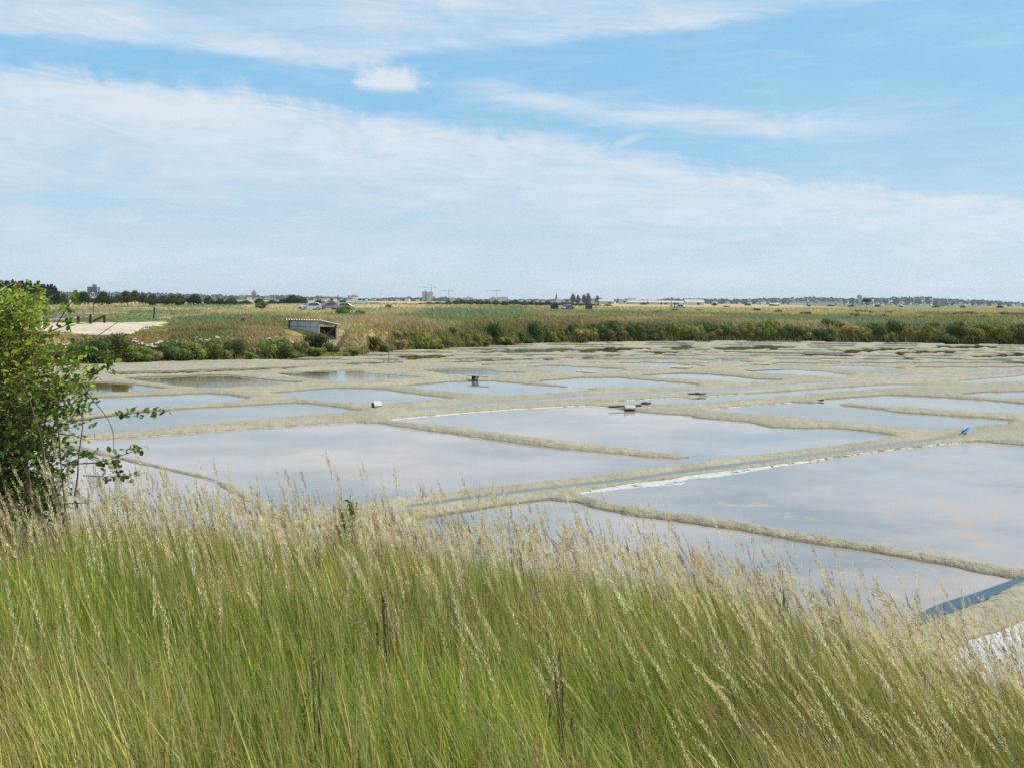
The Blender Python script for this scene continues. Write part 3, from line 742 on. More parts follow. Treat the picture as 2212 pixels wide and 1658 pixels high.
# ------------------------------------------------------------------ leaf clump crowns
def crown_mesh(name, n, leaf, blobs, seed, col, tipcol=None, core=True, mat_=None, elong=1.0, up=.0):
    """many leaf sized faces spread through a cluster of ellipsoids (cx,cy,cz,rx,ry,rz)"""
    rng = np.random.default_rng(seed); B = np.array(blobs, float)
    w = (B[:, 3] * B[:, 4] * B[:, 5]) ** (2 / 3); idx = rng.choice(len(B), n, p=w / w.sum())
    dirs = rng.normal(size=(n, 3)); dirs /= np.linalg.norm(dirs, axis=1)[:, None]
    lump = .78 + .42 * fbm(np.arctan2(dirs[:, 1], dirs[:, 0]) * 1.6 + idx, dirs[:, 2] * 2.2 + idx * 3, 3, seed)
    rad = rng.random(n) ** .22 * lump
    c = B[idx, :3] + dirs * rad[:, None] * B[idx, 3:]
    c[:, 2] = np.maximum(c[:, 2], .02)
    a = rng.normal(size=(n, 3)); a[:, 2] += up; a /= np.linalg.norm(a, axis=1)[:, None]
    b = np.cross(a, rng.normal(size=(n, 3))); b /= np.linalg.norm(b, axis=1)[:, None]
    s = leaf * rng.uniform(.6, 1.5, n)[:, None]
    V = np.stack([c - a * s * elong, c + b * s * .55, c + a * s * elong, c - b * s * .55], 1).reshape(-1, 3)
    T = (np.arange(n)[:, None] * 4 + np.arange(4)[None])
    cc = np.array(col)[None] * rng.uniform(.55, 1.45, (n, 1)) * (1 + .25 * rng.normal(size=(n, 3)) * .3)
    if tipcol is not None:
        q = (rng.random(n) < .18)[:, None]; cc = np.where(q, np.array(tipcol)[None] * rng.uniform(.7, 1.3, (n, 1)), cc)
    C = np.repeat(np.clip(cc, .005, .8), 4, 0)
    if core:
        u = np.linspace(0, np.pi, 6); v = np.linspace(0, 2 * np.pi, 9)[:-1]; cv = []; cf = []
        for bl in B:
            o0 = len(V) + len(cv)
            for uu in u:
                for vv in v: cv.append((bl[0] + .72 * bl[3] * math.sin(uu) * math.cos(vv), bl[1] + .72 * bl[4] * math.sin(uu) * math.sin(vv), max(0.01, bl[2] + .72 * bl[5] * math.cos(uu))))
            for i in range(5):
                for j in range(8): cf.append((o0 + i * 8 + j, o0 + (i + 1) * 8 + j, o0 + (i + 1) * 8 + (j + 1) % 8, o0 + i * 8 + (j + 1) % 8))
        V = np.concatenate([V, np.array(cv)]); T = np.concatenate([T, np.array(cf)]); C = np.concatenate([C, np.repeat(np.array([col]) * .8, len(cv), 0)])
    return V, T, C
def rblobs(seed, k, w, h, r):
    g_ = random.Random(seed); out = [(0, 0, h * .5, w * .62, w * .62, h * .5)]
    for i in range(k):
        a = g_.uniform(0, 2 * math.pi); q = g_.uniform(.3, .8) * w
        rr = r * g_.uniform(.7, 1.2); out.append((math.cos(a) * q, math.sin(a) * q, g_.uniform(.3, .85) * h, rr, rr, rr * .8))
    return out
M_bark = mat('bark', (.12, .095, .07), .9, .1, nscale=4)
M_shrub = foliage_mat('shrub_leaves', .2, .7, vary=.35)
M_tree = foliage_mat('tree_leaves', .15, .7, vary=.3)
def mk_tree(name, spec, trunk, label, cat, group, loc, sc, rz=0, fname='crown'):
    V, T, C = spec
    r = thing(name, loc, rz, label, cat, group, sc)
    fast_mesh(fname, V, T, M_tree if fname == 'crown' else M_shrub, cols=C, n=4, parent=r)
    mb = MB()
    for (p, q_, a, b) in trunk: mb.tube([p, ((p[0] + q_[0]) / 2 + .02, (p[1] + q_[1]) / 2, (p[2] + q_[2]) / 2), q_], [a, (a + b) / 2, b], 6)
    mb.build('trunk' if fname == 'crown' else 'stems', M_bark, r)
    return r
STEMS = [((0, 0, -.1), (.2, .1, .6), .04, .02), ((.05, 0, -.1), (-.25, .05, .55), .04, .02), ((0, .05, -.1), (.02, -.2, .65), .035, .02), ((0, .05, -.1), (.1, .3, .5), .035, .015)]
def shrub_protos():
    out = []
    cols = [(.125, .15, .040), (.10, .125, .035), (.24, .235, .055), (.19, .225, .045), (.32, .25, .11)]
    tips = [(.15, .19, .06), (.13, .15, .05), (.33, .31, .08), (.25, .31, .07), (.38, .29, .13)]
    for i, c in enumerate(cols):
        for j in range(2):
            s = crown_mesh('s', 2300, .040, rblobs(i * 3 + j, 6, .85, 1.0, .42), 50 + i * 2 + j, c, tips[i], up=.8)
            out.append((i, s))
    return out
SP = shrub_protos()
proto_shrub = {}
def shrub(px, py, hw, hh, ci, label, group):
    p = land_pt(px, py - 1, dmin=55); d = math.hypot(p[0], p[1]); m = d / F
    j = random.random() < .5; key = ci * 2 + int(j)
    sc = (hw * m / .95, hw * m / .95, max(.35, hh * m / 1.05))
    loc = (p[0], p[1] + hw * m * .35, p[2] - .12); rz = random.uniform(0, 6.28)
    if key not in proto_shrub:
        proto_shrub[key] = mk_tree('shrub', SP[key][1], STEMS, label, 'shrub', group, loc, sc, rz, 'foliage')
        return proto_shrub[key]
    r = dup(proto_shrub[key], loc, rz, label, sc); r['group'] = group
    return r
cn = ['dark green', 'deep green', 'yellow-olive', 'bright green', 'rusty brown']
left = [(60, 790, 40, 40, 0), (124, 784, 34, 34, 0), (190, 786, 30, 50, 1), (232, 786, 38, 58, 0), (288, 785, 34, 34, 3), (363, 782, 34, 40, 0), (398, 780, 34, 42, 3), (432, 779, 14, 30, 2),
        (460, 779, 20, 40, 0), (505, 774, 22, 40, 1), (537, 776, 18, 18, 3), (575, 775, 25, 40, 3), (612, 774, 22, 38, 0), (636, 773, 18, 16, 3), (677, 772, 22, 22, 3),
        (681, 757, 28, 34, 1), (716, 771, 15, 20, 1), (752, 770, 32, 17, 3), (488, 776, 14, 22, 2), (556, 774, 12, 24, 4), (648, 764, 14, 26, 4), (335, 782, 14, 22, 4)]
ORD = 'first second third fourth fifth sixth seventh eighth ninth tenth eleventh twelfth thirteenth fourteenth fifteenth sixteenth seventeenth eighteenth nineteenth twentieth'.split()
def ordw(k):
    if k < 20: return ORD[k]
    if k == 99: return 'hundredth'
    if k > 99: return 'hundred and ' + ordw(k - 100)
    t = (k + 1) // 10; o = (k + 1) % 10; T = {2: 'twent', 3: 'thirt', 4: 'fort', 5: 'fift', 6: 'sixt', 7: 'sevent', 8: 'eight', 9: 'ninet'}[t]
    return T + 'ieth' if o == 0 else T + 'y-' + ORD[o - 1]
def size_word(hw, hh): return ('broad ' if hw > 28 else 'narrow ' if hw < 15 else '') + ('tall' if hh > 36 else 'low' if hh < 22 else 'rounded')
left.sort()
for k, (px, py, hw, hh, ci) in enumerate(left):
    shrub(px, py, hw * 1.3, hh * 1.12, ci, '%s %s shrub on the foot of the left bank, %s from the left' % (size_word(hw, hh), cn[ci], ordw(k)), 'shrubs on the foot of the left bank')
right = [(823, 760, 17, 22, 3), (914, 757, 46, 50, 2), (960, 752, 22, 34, 3), (1072, 748, 26, 52, 1), (1100, 748, 20, 30, 2), (1163, 745, 27, 50, 1), (1190, 745, 20, 34, 3), (1397, 740, 36, 44, 1),
         (1425, 741, 22, 30, 0), (860, 758, 22, 26, 4), (1020, 750, 26, 34, 2), (1045, 748, 14, 24, 3), (880, 735, 20, 24, 2)]
q = random.Random(5); x = 800
fy = lambda x: float(np.interp(x, fbp[:, 0], fbp[:, 1]))
while x < 2250:
    big = x > 1180
    ci = q.choice([2, 2, 3, 2, 1, 0, 3, 4]); hw = q.uniform(13, 34); right.append((x, fy(x) - q.uniform(0, 5), hw, q.uniform(22, 44) if big else q.uniform(14, 34), ci)); x += q.uniform(10, 22)
for _ in range(46):
    x = q.uniform(810, 2240); right.append((x, fy(x) - q.uniform(14, 30), q.uniform(12, 30), q.uniform(12, 26), q.choice([0, 1, 2, 2, 4, 4, 3])))
right.sort()
for k, (px, py, hw, hh, ci) in enumerate(right):
    shrub(px, py, hw, hh, ci, '%s %s shrub on the far bank, %s right of the shelter' % (size_word(hw, hh), cn[ci], ordw(k)), 'shrubs on the far bank')
# scattered bushes out on the marsh
field = [(561, 668, 20, 15, 1), (300 + 420 * 0, 672, 0, 0, 0), (534, 700, 18, 18, 4), (505, 698, 8, 12, 4), (497, 694, 10, 10, 0), (742, 680, 22, 20, 3), (780, 682, 16, 13, 3), (840, 668, 10, 10, 3), (1680, 679, 12, 10, 3), (1740, 683, 14, 10, 1), (1848, 689, 14, 14, 4), (1830, 692, 16, 9, 1),
         (1912, 690, 9, 12, 4), (1870, 678, 28, 8, 0), (1920, 680, 10, 8, 0), (2085, 682, 26, 9, 0), (2100, 692, 34, 9, 0), (2190, 684, 26, 9, 0), (2000, 690, 14, 9, 4), (1975, 688, 8, 7, 1), (2130, 690, 7, 10, 3),
         (1460, 675, 16, 8, 3), (1510, 674, 12, 6, 3), (1500, 679, 7, 5, 3), (1425, 678, 14, 8, 3), (1330, 672, 14, 5, 2), (1570, 665, 8, 4, 4), (2030, 663, 12, 4, 0)]
field = [f_ for f_ in field if f_[2] > 0]; field.sort()
for k, (px, py, hw, hh, ci) in enumerate(field):
    shrub(px, py, hw, hh, ci, '%s %s bush standing out in the marsh grass, %s from the left' % (size_word(hw, hh), cn[ci], ordw(k)), 'bushes in the marsh grass')

# ------------------------------------------------------------------ trees and hedges
def far_spec(seed, shape, col):
    if shape == 'round': bl = [(0, 0, 4.6, 3.6, 3.6, 3.2), (2.2, 0, 3.8, 2.3, 2.3, 2.4), (-2.2, .5, 3.6, 2.4, 2.4, 2.3), (.5, 1, 6.4, 2.2, 2.2, 2.0)]
    elif shape == 'wide': bl = [(0, 0, 3.2, 5.0, 4, 2.8), (4, 0, 2.6, 3.4, 3, 2.2), (-4, 0, 2.8, 3.4, 3, 2.3), (1, 0, 4.8, 3, 3, 2)]
    elif shape == 'poplar': bl = [(0, 0, 6.2, 1.9, 1.9, 5.8), (.6, 0, 4.5, 1.9, 1.9, 3.8), (-.7, 0, 5, 1.7, 1.7, 3.6)]
    elif shape == 'conifer': bl = [(0, 0, 2.2, 3.0, 3.0, 2.0), (0, 0, 4.4, 2.3, 2.3, 2.2), (0, 0, 6.6, 1.5, 1.5, 2.2), (.1, 0, 8.6, .7, .7, 1.8)]
    else: bl = [(0, 0, 7.2, 4.6, 4.6, 1.1), (2.6, 0, 6.5, 2.6, 2.6, .8), (-2.8, .4, 6.7, 2.4, 2.4, .8), (.4, 0, 8.1, 2.6, 2.6, .7)]
    return crown_mesh('c', 900, .33, bl, seed, col, tuple(v * 1.5 for v in col), up=.6)
DG = (.045, .062, .028)
protos = {}
def tree(kind, px, dist, wpx, hpx, label, cat='tree', group=None, col=DG, base_dz=-.2):
    """wpx, hpx: size in the 2212 wide picture"""
    W0 = {'round': 8.4, 'wide': 13.5, 'poplar': 4.2, 'conifer': 6.2, 'pine': 9.6}[kind]; H0 = {'round': 8.6, 'wide': 6.8, 'poplar': 12.0, 'conifer': 10.3, 'pine': 8.8}[kind]
    m = dist / F; loc = at(px, dist, base_dz); sc = (wpx * m / W0, wpx * m / W0, hpx * m / H0); rz = random.uniform(0, 6.28)
    key = (kind, col, random.randrange(2) if kind in ('round', 'wide') else 0)
    if key not in protos:
        top = {'round': 4.5, 'wide': 3, 'poplar': 4, 'conifer': 7, 'pine': 7.2}[kind]
        tr_ = [((0, 0, -.3), (0, 0, top), .28, .14), ((0, 0, top * .6), (1.2, .3, top * 1.05), .12, .06), ((0, 0, top * .65), (-1.2, -.2, top * 1.1), .12, .06)]
        protos[key] = mk_tree(kind_name[kind], far_spec(len(protos) + 200, kind, col), tr_, label, cat, group, loc, sc, rz)
        return protos[key]
    r = dup(protos[key], loc, rz, label, sc); r['category'] = cat
    if group: r['group'] = group
    return r
kind_name = {'round': 'broadleaf_tree', 'wide': 'thicket', 'poplar': 'poplar_tree', 'conifer': 'conifer_tree', 'pine': 'pine_tree'}
def ty(px):     # visible horizon row at px
    return 652 + (px - 1106) * .0087
def ptree(kind, px, ytop, ybase, wpx, dist, label, **kw):
    # height measured from the ground where it stands
    gz = (CAMZ - 1.6) / dist * F + ty(px); return tree(kind, px, dist, wpx, max(4, gz - ytop), label, **kw)
# dark conifer windbreak at the left edge
q = random.Random(3); ks = []
x = -60
while x < 122:
    ks.append((x, 607 + max(0, (x - 60)) * .17 + q.uniform(-3, 3))); x += q.uniform(6, 9)
for k, (x, yt) in enumerate(ks):
    ptree('conifer', x, yt, 0, 42, 330 + q.uniform(-12, 12), 'dark conifer in the windbreak at the left edge, %s from the left' % ordw(k), group='conifers of the left windbreak', col=(.028, .045, .022))
hed = [(140, 633, 30), (165, 629, 34), (185, 628, 26), (205, 627, 34), (222, 626, 36), (243, 638, 26), (262, 635, 26), (276, 626, 26), (292, 625, 22), (310, 632, 24), (330, 634, 36), (352, 636, 30), (372, 634, 34), (390, 634, 34), (420, 634, 40), (450, 640, 36), (475, 644, 34), (500, 642, 30),
       (530, 646, 30), (560, 644, 34), (590, 646, 30), (615, 643, 24), (636, 634, 40), (656, 640, 30), (690, 646, 30), (715, 648, 36), (740, 646, 30), (775, 648, 30)]
for k, (x, yt, w) in enumerate(hed):
    lab = 'lone rounded tree standing above the left hedge' if x == 636 else 'dark green round topped tree in the hedge behind the left field, %s from the left' % ordw(k)
    ptree('wide' if w > 29 else 'round', x, yt, 0, w * 1.15, 330 + q.uniform(-20, 60) + max(0, x - 300) * .25, lab, group='trees of the left hedge', col=(.04, .06, .022) if k % 3 else (.065, .085, .022))
mid = []
x = 780
while x < 1330:
    yt = np.interp(x, [780, 880, 950, 1010, 1060, 1110, 1180, 1260, 1330], [653, 655, 652, 646, 649, 647, 651, 654, 655]); mid.append((x, yt + q.uniform(-1.5, 1.5), q.uniform(26, 42))); x += q.uniform(14, 24)
for k, (x, yt, w) in enumerate(mid):
    ptree('wide', x, yt, 0, w, 640 + q.uniform(-40, 60), 'low dark thicket across the middle of the marsh, %s from the left' % ordw(k), cat='thicket', group='thickets across the middle of the marsh', col=(.04, .055, .028) if k % 3 else (.06, .09, .02))
for k, (x, yt, w) in enumerate([(1237, 633, 12), (1248, 636, 10), (1261, 634, 11), (1270, 632, 12), (1290, 638, 11)]):
    ptree('poplar', x, yt, 0, w, 1500, 'tall dark poplar above the town, %s of the clump from the left' % ordw(k), group='poplars above the town', col=(.03, .05, .028))
ptree('pine', 1871, 645, 0, 21, 620, 'lone flat topped pine standing on the marsh at the right', col=(.035, .045, .025))
x = 1390; k = 0
while x < 2200:
    ptree('wide', x, ty(x) - q.uniform(-2, 3), 0, q.uniform(14, 26), 1100 + q.uniform(-150, 250), 'small dark thicket on the edge of the right marsh, %s from the left' % ordw(k), cat='thicket', group='thickets on the far edge of the right marsh', col=(.045, .06, .03)); k += 1
    x += q.uniform(40, 90)
# far belt of woodland, one mass, with single trees in front of it
TL = [(-200, 632), (130, 632), (300, 634), (400, 636), (520, 640), (600, 638), (640, 640), (700, 641), (760, 644), (800, 646), (860, 644), (900, 643), (960, 643), (1000, 647), (1100, 648), (1200, 648), (1260, 646), (1330, 647), (1400, 649), (1440, 646), (1500, 646), (1600, 648),
      (1660, 645), (1700, 646), (1750, 643), (1820, 646), (1850, 645), (1900, 645), (1950, 643), (2000, 644), (2050, 648), (2120, 650), (2170, 654), (2212, 656), (2500, 660)]
TLx, TLy = np.array(TL).T
def belt():
    rng = np.random.default_rng(77); n = 26000
    px = rng.uniform(-150, 2400, n); dist = rng.uniform(3250, 3500, n)
    lump = fbm(px / 9.0, dist / 120, 3, 301) * 8 - 4.2
    top = (ty(px) - np.interp(px, TLx, TLy) + lump) * dist / F + CAMZ - 1
    tall = rng.random(n) < .02; zc = 1.4 + (np.maximum(top, 3) - 1.4) * (1 - rng.random(n) ** 1.6)
    az = np.arctan((px - 1106) / F)
    c = np.stack([np.sin(az) * dist, np.cos(az) * dist, zc], -1)
    a = rng.normal(size=(n, 3)); a /= np.linalg.norm(a, axis=1)[:, None]; b = np.cross(a, rng.normal(size=(n, 3))); b /= np.linalg.norm(b, axis=1)[:, None]
    s = rng.uniform(1.6, 3.4, n)[:, None]
    V = np.stack([c - a * s, c + b * s * .8, c + a * s, c - b * s * .8], 1).reshape(-1, 3)
    T = np.arange(n)[:, None] * 4 + np.arange(4)[None]
    C = np.repeat(np.array([[.030, .045, .032]]) * rng.uniform(.5, 1.5, (n, 1)), 4, 0)
    tag(fast_mesh('woodland', V, T, M_tree, cols=C, n=4), 'far dark belt of woodland along the whole horizon', 'woodland', kind='stuff')
belt()
x = 380; k = 0
while x < 2230 and k < 95:
    yt = np.interp(x, TLx, TLy) + q.uniform(-2.0, 3)
    ptree(q.choice(['round', 'round', 'wide', 'poplar']) if q.random() < .8 else 'poplar', x, yt, 0, q.uniform(9, 19), 2900 + q.uniform(-100, 200), 'blue-green distant tree on the horizon between the houses, %s from the left' % ordw(k), group='distant trees along the horizon', col=(.04, .058, .034)); k += 1
    x += q.uniform(14, 25)

# ------------------------------------------------------------------ haze
def haze():
    m = bpy.data.materials.new('haze'); m.use_nodes = True; nt = m.node_tree; nt.nodes.clear()
    out = nt.nodes.new('ShaderNodeOutputMaterial'); v = nt.nodes.new('ShaderNodeVolumePrincipled')
    v.inputs['Color'].default_value = (.86, .94, 1, 1); v.inputs['Density'].default_value = HAZE; v.inputs['Anisotropy'].default_value = .2
    nt.links.new(v.outputs[0], out.inputs['Volume'])
    o = MB().box((0, 4000, 38.7), (15000, 15000, 80)).build('haze', m); tag(o, kind='stuff')
HAZE = .00008
haze()

# ------------------------------------------------------------------ distant buildings
M_wall = mat('render_white', (.62, .61, .57), .9, .1); M_wall2 = mat('render_cream', (.50, .46, .38), .9, .1); M_slate = mat('slate', (.09, .10, .12), .7, .2)
M_rooft = mat('roof_light', (.45, .43, .40), .8, .2); M_win = mat('window_dark', (.05, .06, .08), .3, .5); M_stone = mat('granite', (.26, .24, .22), .9, .1)
M_tile = mat('roof_tile', (.30, .16, .10), .9, .1); M_steel = mat('crane_paint', (.42, .36, .24), .6, .3); M_conc = mat('concrete', (.42, .41, .39), .9, .1)
def house(w, d, h, rh, wall, roof, label, group, loc, rz, n=2, chim=True):
    r = thing('house', loc, rz, label, 'house', group)
    MB().box((0, 0, h / 2 - .5), (w, d, h + 1)).build('wall', wall, r)
    rf = MB().prism([(-w / 2 - .3, h), (w / 2 + .3, h), (0, h + rh)], -d / 2 - .3, d / 2 + .3) if rh > 0 else MB().box((0, 0, h + .15), (w + .4, d + .4, .3))
    rfo = rf.build('roof', roof, r)
    if rh > 0:   # turn the ridge along the long side
        rfo.rotation_euler = (0, 0, math.pi / 2); rfo.scale = (d / w, w / d, 1)
    if chim: MB().box((w * .32, 0, h + rh * .9), (.9, .7, 1.8)).build('chimney', wall, rfo).matrix_parent_inverse = rfo.matrix_basis.inverted()
    for i in range(n):
        MB().box((-w / 2 + (i + .5) * w / n, -d / 2 - .03, h * .55), (1.1, .12, 1.3)).build('window', M_win, r)
    return r
HP = []
for (w, d, h, rh, a, b) in ((13, 9, 5.5, 4.2, M_wall, M_slate), (18, 9, 5, 4.5, M_wall2, M_slate), (11, 9, 6.5, 4, M_wall, M_slate), (16, 10, 6, 3.2, M_wall, M_tile)):
    HP.append((w, d, h, rh, a, b))
hproto = {}
def put_house(i, px, dist, label, group, sc=1.0, dz=0.0, rz=None):
    loc = at(px, dist, dz); rz = q.uniform(-.7, .7) if rz is None else rz
    if i not in hproto:
        r = house(*HP[i], label, group, loc, rz); r.scale = (sc,) * 3; hproto[i] = r; return r
    r = dup(hproto[i], loc, rz, label, sc); r['group'] = group; return r
xs_ = []
for a, b, st in ((540, 600, 14), (660, 780, 17), (790, 910, 22), (1000, 1330, 15), (1340, 1420, 14), (1540, 1660, 26), (1790, 1860, 12), (1880, 2010, 15), (2060, 2130, 12), (2150, 2200, 16)):
    x = a
    while x < b: xs_.append(x + q.uniform(-3, 3)); x += st * q.uniform(.8, 1.25)
for k, x in enumerate(xs_):
    i = q.randrange(4); put_house(i, x, 2700 + q.uniform(-60, 60), '%s distant house among the trees on the horizon, %s from the left' % (['white walled', 'cream walled', 'tall white', 'tile roofed'][i], ordw(k)), 'distant houses on the horizon', sc=q.uniform(.45, .75), dz=q.uniform(-1, 3.0))
def block(name, px, dist, w, d, h, nf, nw, label, wall=M_wall, cat='building', rz=0.25, dz=0.0):
    r = thing(name, at(px, dist, dz), rz, label, cat)
    MB().box((0, 0, h / 2 - 2), (w, d, h + 4)).build('wall', wall, r)
    MB().box((0, 0, h + .3), (w + .5, d + .5, .6)).build('roof', M_conc, r)
    MB().box((w * .1, 0, h + 2), (w * .35, d * .4, 2.8)).build('lift_housing', wall, r)
    me = None
    for f_ in range(nf):
        for k in range(nw):
            o = None; x = -w / 2 + (k + .5) * w / nw; z = (f_ + .6) * h / nf
            if me is None:
                o = MB().box((0, 0, 0), (w / nw * .55, .3, h / nf * .45)).build('window', M_win, r); me = o.data
            else:
                o = bpy.data.objects.new('window', me); COL.objects.link(o); o.parent = r
            o.location = (x, -d / 2 - .08, z)
    return r
m3 = 3000 / F
block('tower_block', 918, 3000, 14 * m3 * .62, 14, 21 * m3, 10, 2, 'pale grey high rise block left of its white neighbour near the first crane', wall=mat('render_grey', (.36, .36, .38), .9), rz=.5)
block('tower_block', 929, 2990, 12 * m3, 14, 20 * m3, 10, 2, 'white high rise block with dark window columns beside the first crane', rz=.1)
block('tower_block', 204, 1500, 19 * 1500 / F, 12, (646 - 621) * 1500 / F, 7, 4, 'blue-grey office block rising behind the hedge and the speed sign', wall=mat('glass_blue_grey', (.10, .14, .22), .5), rz=.0)
block('apartment_block', 975, 2950, 16, 12, 8 * m3, 4, 4, 'low white apartment block under the second crane', wall=M_wall)
block('apartment_block', 1010, 2950, 26, 12, 9 * m3, 3, 6, 'long white stepped apartment block between the second and third cranes')
block('apartment_block', 1064, 2950, 16, 12, 9 * m3, 3, 4, 'pale apartment block with a dark tower left of the third crane', wall=M_wall2)
block('apartment_block', 1085, 2950, 28, 12, 10 * m3, 4, 6, 'wide pale apartment block behind the third crane')
block('apartment_block', 762, 2950, 26, 12, 11 * m3, 3, 6, 'pale apartment block on the horizon above the white van', wall=M_wall2)
block('warehouse', 1360, 1450, 26, 14, 5.2, 1, 5, 'white flat roofed warehouse at the left end of the salt sheds', cat='warehouse')
def shed_low(px, dist, w, d, h, rh, wall, roof, label, rz=0.05):
    r = thing('storage_shed', at(px, dist), rz, label, 'shed', 'long low sheds beyond the marsh')
    MB().box((0, 0, h / 2 - .3), (w, d, h + .6)).build('wall', wall, r)
    rf = MB().prism([(-d / 2 - .5, h), (d / 2 + .5, h), (0, h + rh)], -w / 2 - .5, w / 2 + .5).build('roof', roof, r); rf.rotation_euler = (0, 0, math.pi / 2)
    MB().box((w * .2, -d / 2 - .06, h * .45), (4, .2, h * .8)).build('door', M_slate, r)
shed_low(1385, 1400, 36, 12, 2.6, 2.4, M_wall2, M_rooft, 'long low beige roofed shed right of the white warehouse')
shed_low(1425, 1400, 30, 12, 2.6, 2.4, M_wall2, M_rooft, 'second long low beige shed behind the triangular sign')
shed_low(1458, 1350, 9, 10, 2.2, 2.6, M_wall, M_rooft, 'small white gabled shed left of the big white shed')
shed_low(1473, 1350, 10, 10, 2.2, 2.6, M_wall, M_rooft, 'second small white gabled shed beside the two walkers')
shed_low(1672, 1250, 10, 7, 1.4, 1.6, M_wall, M_rooft, 'small pale shed on the right marsh beside a dark thicket')
shed_low(1498, 1330, 22, 12, 3.2, 3.2, M_wall, M_rooft, 'big white roofed shed above the parked silver car')
shed_low(1308, 1500, 20, 12, 3.5, 3, M_wall2, M_rooft, 'pale gabled hall right of the seventy sign')
shed_low(1730, 2500, 50, 16, 5, 3, M_wall, M_slate, 'long pale hall on the far right shore left of the water tower')
shed_low(1790, 2500, 56, 16, 5, 3.5, M_wall, M_slate, 'long slate roofed hall on the far shore under the water tower')
def church(px, dist, wtop, ytop, label, cat='church', slim=False, nave=True):
    m = dist / F; hz_ = ty(px); h = (hz_ + 2.0 * F / dist - ytop) * m; w = wtop * m
    r = thing('church', at(px, dist), .2, label, cat)
    th = h * (.42 if slim else .58)
    tw = MB().box((0, 0, th / 2 - 1), (w, w, th + 2)).build('tower', M_stone, r)
    for k in range(2): MB().box((-w * .22 + k * w * .44, -w / 2 - .1, th * .8), (w * .16, .3, w * .5)).build('belfry_opening', M_win, r)
    sp = MB(); n = 8; rr = w * (.56 if slim else .68)
    sp.lathe([(rr, th), (rr * .75, th + (h - th) * .25), (rr * .35, th + (h - th) * .62), (.12, h)], 8).build('spire', M_slate, r)
    if not slim:
        for sx in (-1, 1):
            for sy in (-1, 1): MB().lathe([(w * .1, th), (w * .1, th + w * .25), (.05, th + w * .6)], 6, (sx * w * .42, sy * w * .42, 0)).build('pinnacle', M_stone, r)
    if nave:
        MB().box((-w * 1.9, 0, th * .22), (w * 2.8, w * 1.3, th * .44)).build('nave', M_stone, r)
        MB().add([(-w * 3.3, -w * .7, th * .44), (-w * .5, -w * .7, th * .44), (-w * .5, w * .7, th * .44), (-w * 3.3, w * .7, th * .44), (-w * 3.3, 0, th * .78), (-w * .5, 0, th * .78)],
                 [(0, 1, 5, 4), (2, 3, 4, 5), (0, 4, 3), (1, 2, 5), (3, 2, 1, 0)]).build('roof', M_slate, r)
church(549, 3000, 9, 626.5, 'grey stone church with square tower and pointed spire on the left horizon')
church(1201, 3100, 4.5, 630, 'slender pale church spire left of the poplar clump', slim=True, nave=True)
church(2053 - 150, 3150, 2.6, 640, 'tiny thin steeple on the right shore right of the water tower', slim=True, nave=False)
def water_tower(px, dist):
    m = dist / F; h = (ty(px) + 2.0 * F / dist - 636.5) * m
    r = thing('water_tower', at(px, dist), 0, 'grey mushroom shaped water tower above the right shore', 'water tower')
    MB().lathe([(3.2, 0), (2.6, h * .45), (3, h * .62)], 14).build('stem', M_conc, r, True)
    MB().lathe([(3, h * .6), (7, h * .72), (7.2, h * .9), (2.0, h * .94), (1.6, h)], 16).build('tank', M_conc, r)
    for k in range(8):
        a = k * math.pi / 4; MB().tube([(3 * math.cos(a), 3 * math.sin(a), h * .4), (6.6 * math.cos(a), 6.6 * math.sin(a), h * .72)], .4, 5).build('rib', M_conc, r)
water_tower(1855, 3000)
def crane(px, dist, yj, ytop, x0, x1, label):
    m = dist / F; H = (ty(px) + 2 * F / dist - yj) * m; T = (ty(px) + 2 * F / dist - ytop) * m
    r = thing('tower_crane', at(px, dist), 0, label, 'crane', 'tower cranes over the town')
    ms = MB(); s_ = .9
    for sx in (-1, 1):
        for sy in (-1, 1): ms.box((sx * s_, sy * s_, H / 2), (.45, .45, H))
    k = 0; z = 0
    while z < H - 2:
        ms.tube([(-s_, -s_, z), (s_, -s_, z + 2.5)], .18, 4).tube([(s_, s_, z), (-s_, s_, z + 2.5)], .18, 4); z += 2.5
    ms.build('mast', M_steel, r)
    MB().box((0, 0, .5), (6, 6, 1)).build('base', M_conc, r)
    L0, L1 = (x0 - px) * m, (x1 - px) * m
    j = MB().box(((L0) / 2, -.6, H + .2), (abs(L0), .3, .35)).box((L0 / 2, .6, H + .2), (abs(L0), .3, .35)).box((L0 / 2, 0, H + 1.4), (abs(L0), .35, .35))
    x = 0; sg = 1 if L0 > 0 else -1
    while abs(x) < abs(L0) - 2: j.tube([(x, -.6, H + .2), (x + sg, 0, H + 1.4), (x + 2 * sg, -.6, H + .2)], .14, 4); x += 2 * sg
    j.build('jib', M_steel, r)
    MB().box((L1 / 2, 0, H + .5), (abs(L1), 1.3, .5)).build('counter_jib', M_steel, r)
    MB().box((L1 * .88, 0, H - .3), (2.2, 1.5, 2.6)).build('counterweight', M_conc, r)
    MB().box((.9, -1.4, H - 1), (1.4, 1.6, 2)).build('cab', M_wall, r)
    MB().tube([(0, 0, H), (0, 0, T)], .45, 6).build('tower_peak', M_steel, r)
    MB().tube([(0, 0, T), (L0 * .7, 0, H + 1.4)], .13, 4).build('jib_cable', M_slate, r)
    MB().tube([(0, 0, T), (L1 * .9, 0, H + .7)], .13, 4).build('counter_jib_cable', M_slate, r)
crane(931.5, 2950, 622, 615.5, 903, 942, 'tallest tower crane, standing beside the white high rise')
crane(969.5, 2950, 629, 624, 947, 978, 'second tower crane, above the low apartment block')
crane(1073, 2950, 629, 627.5, 1049, 1080, 'third tower crane, long jib pointing left over the pale blocks')
mst = thing('radio_mast', at(823, 2900), 0, 'thin radio mast on the horizon left of the high rise', 'mast')
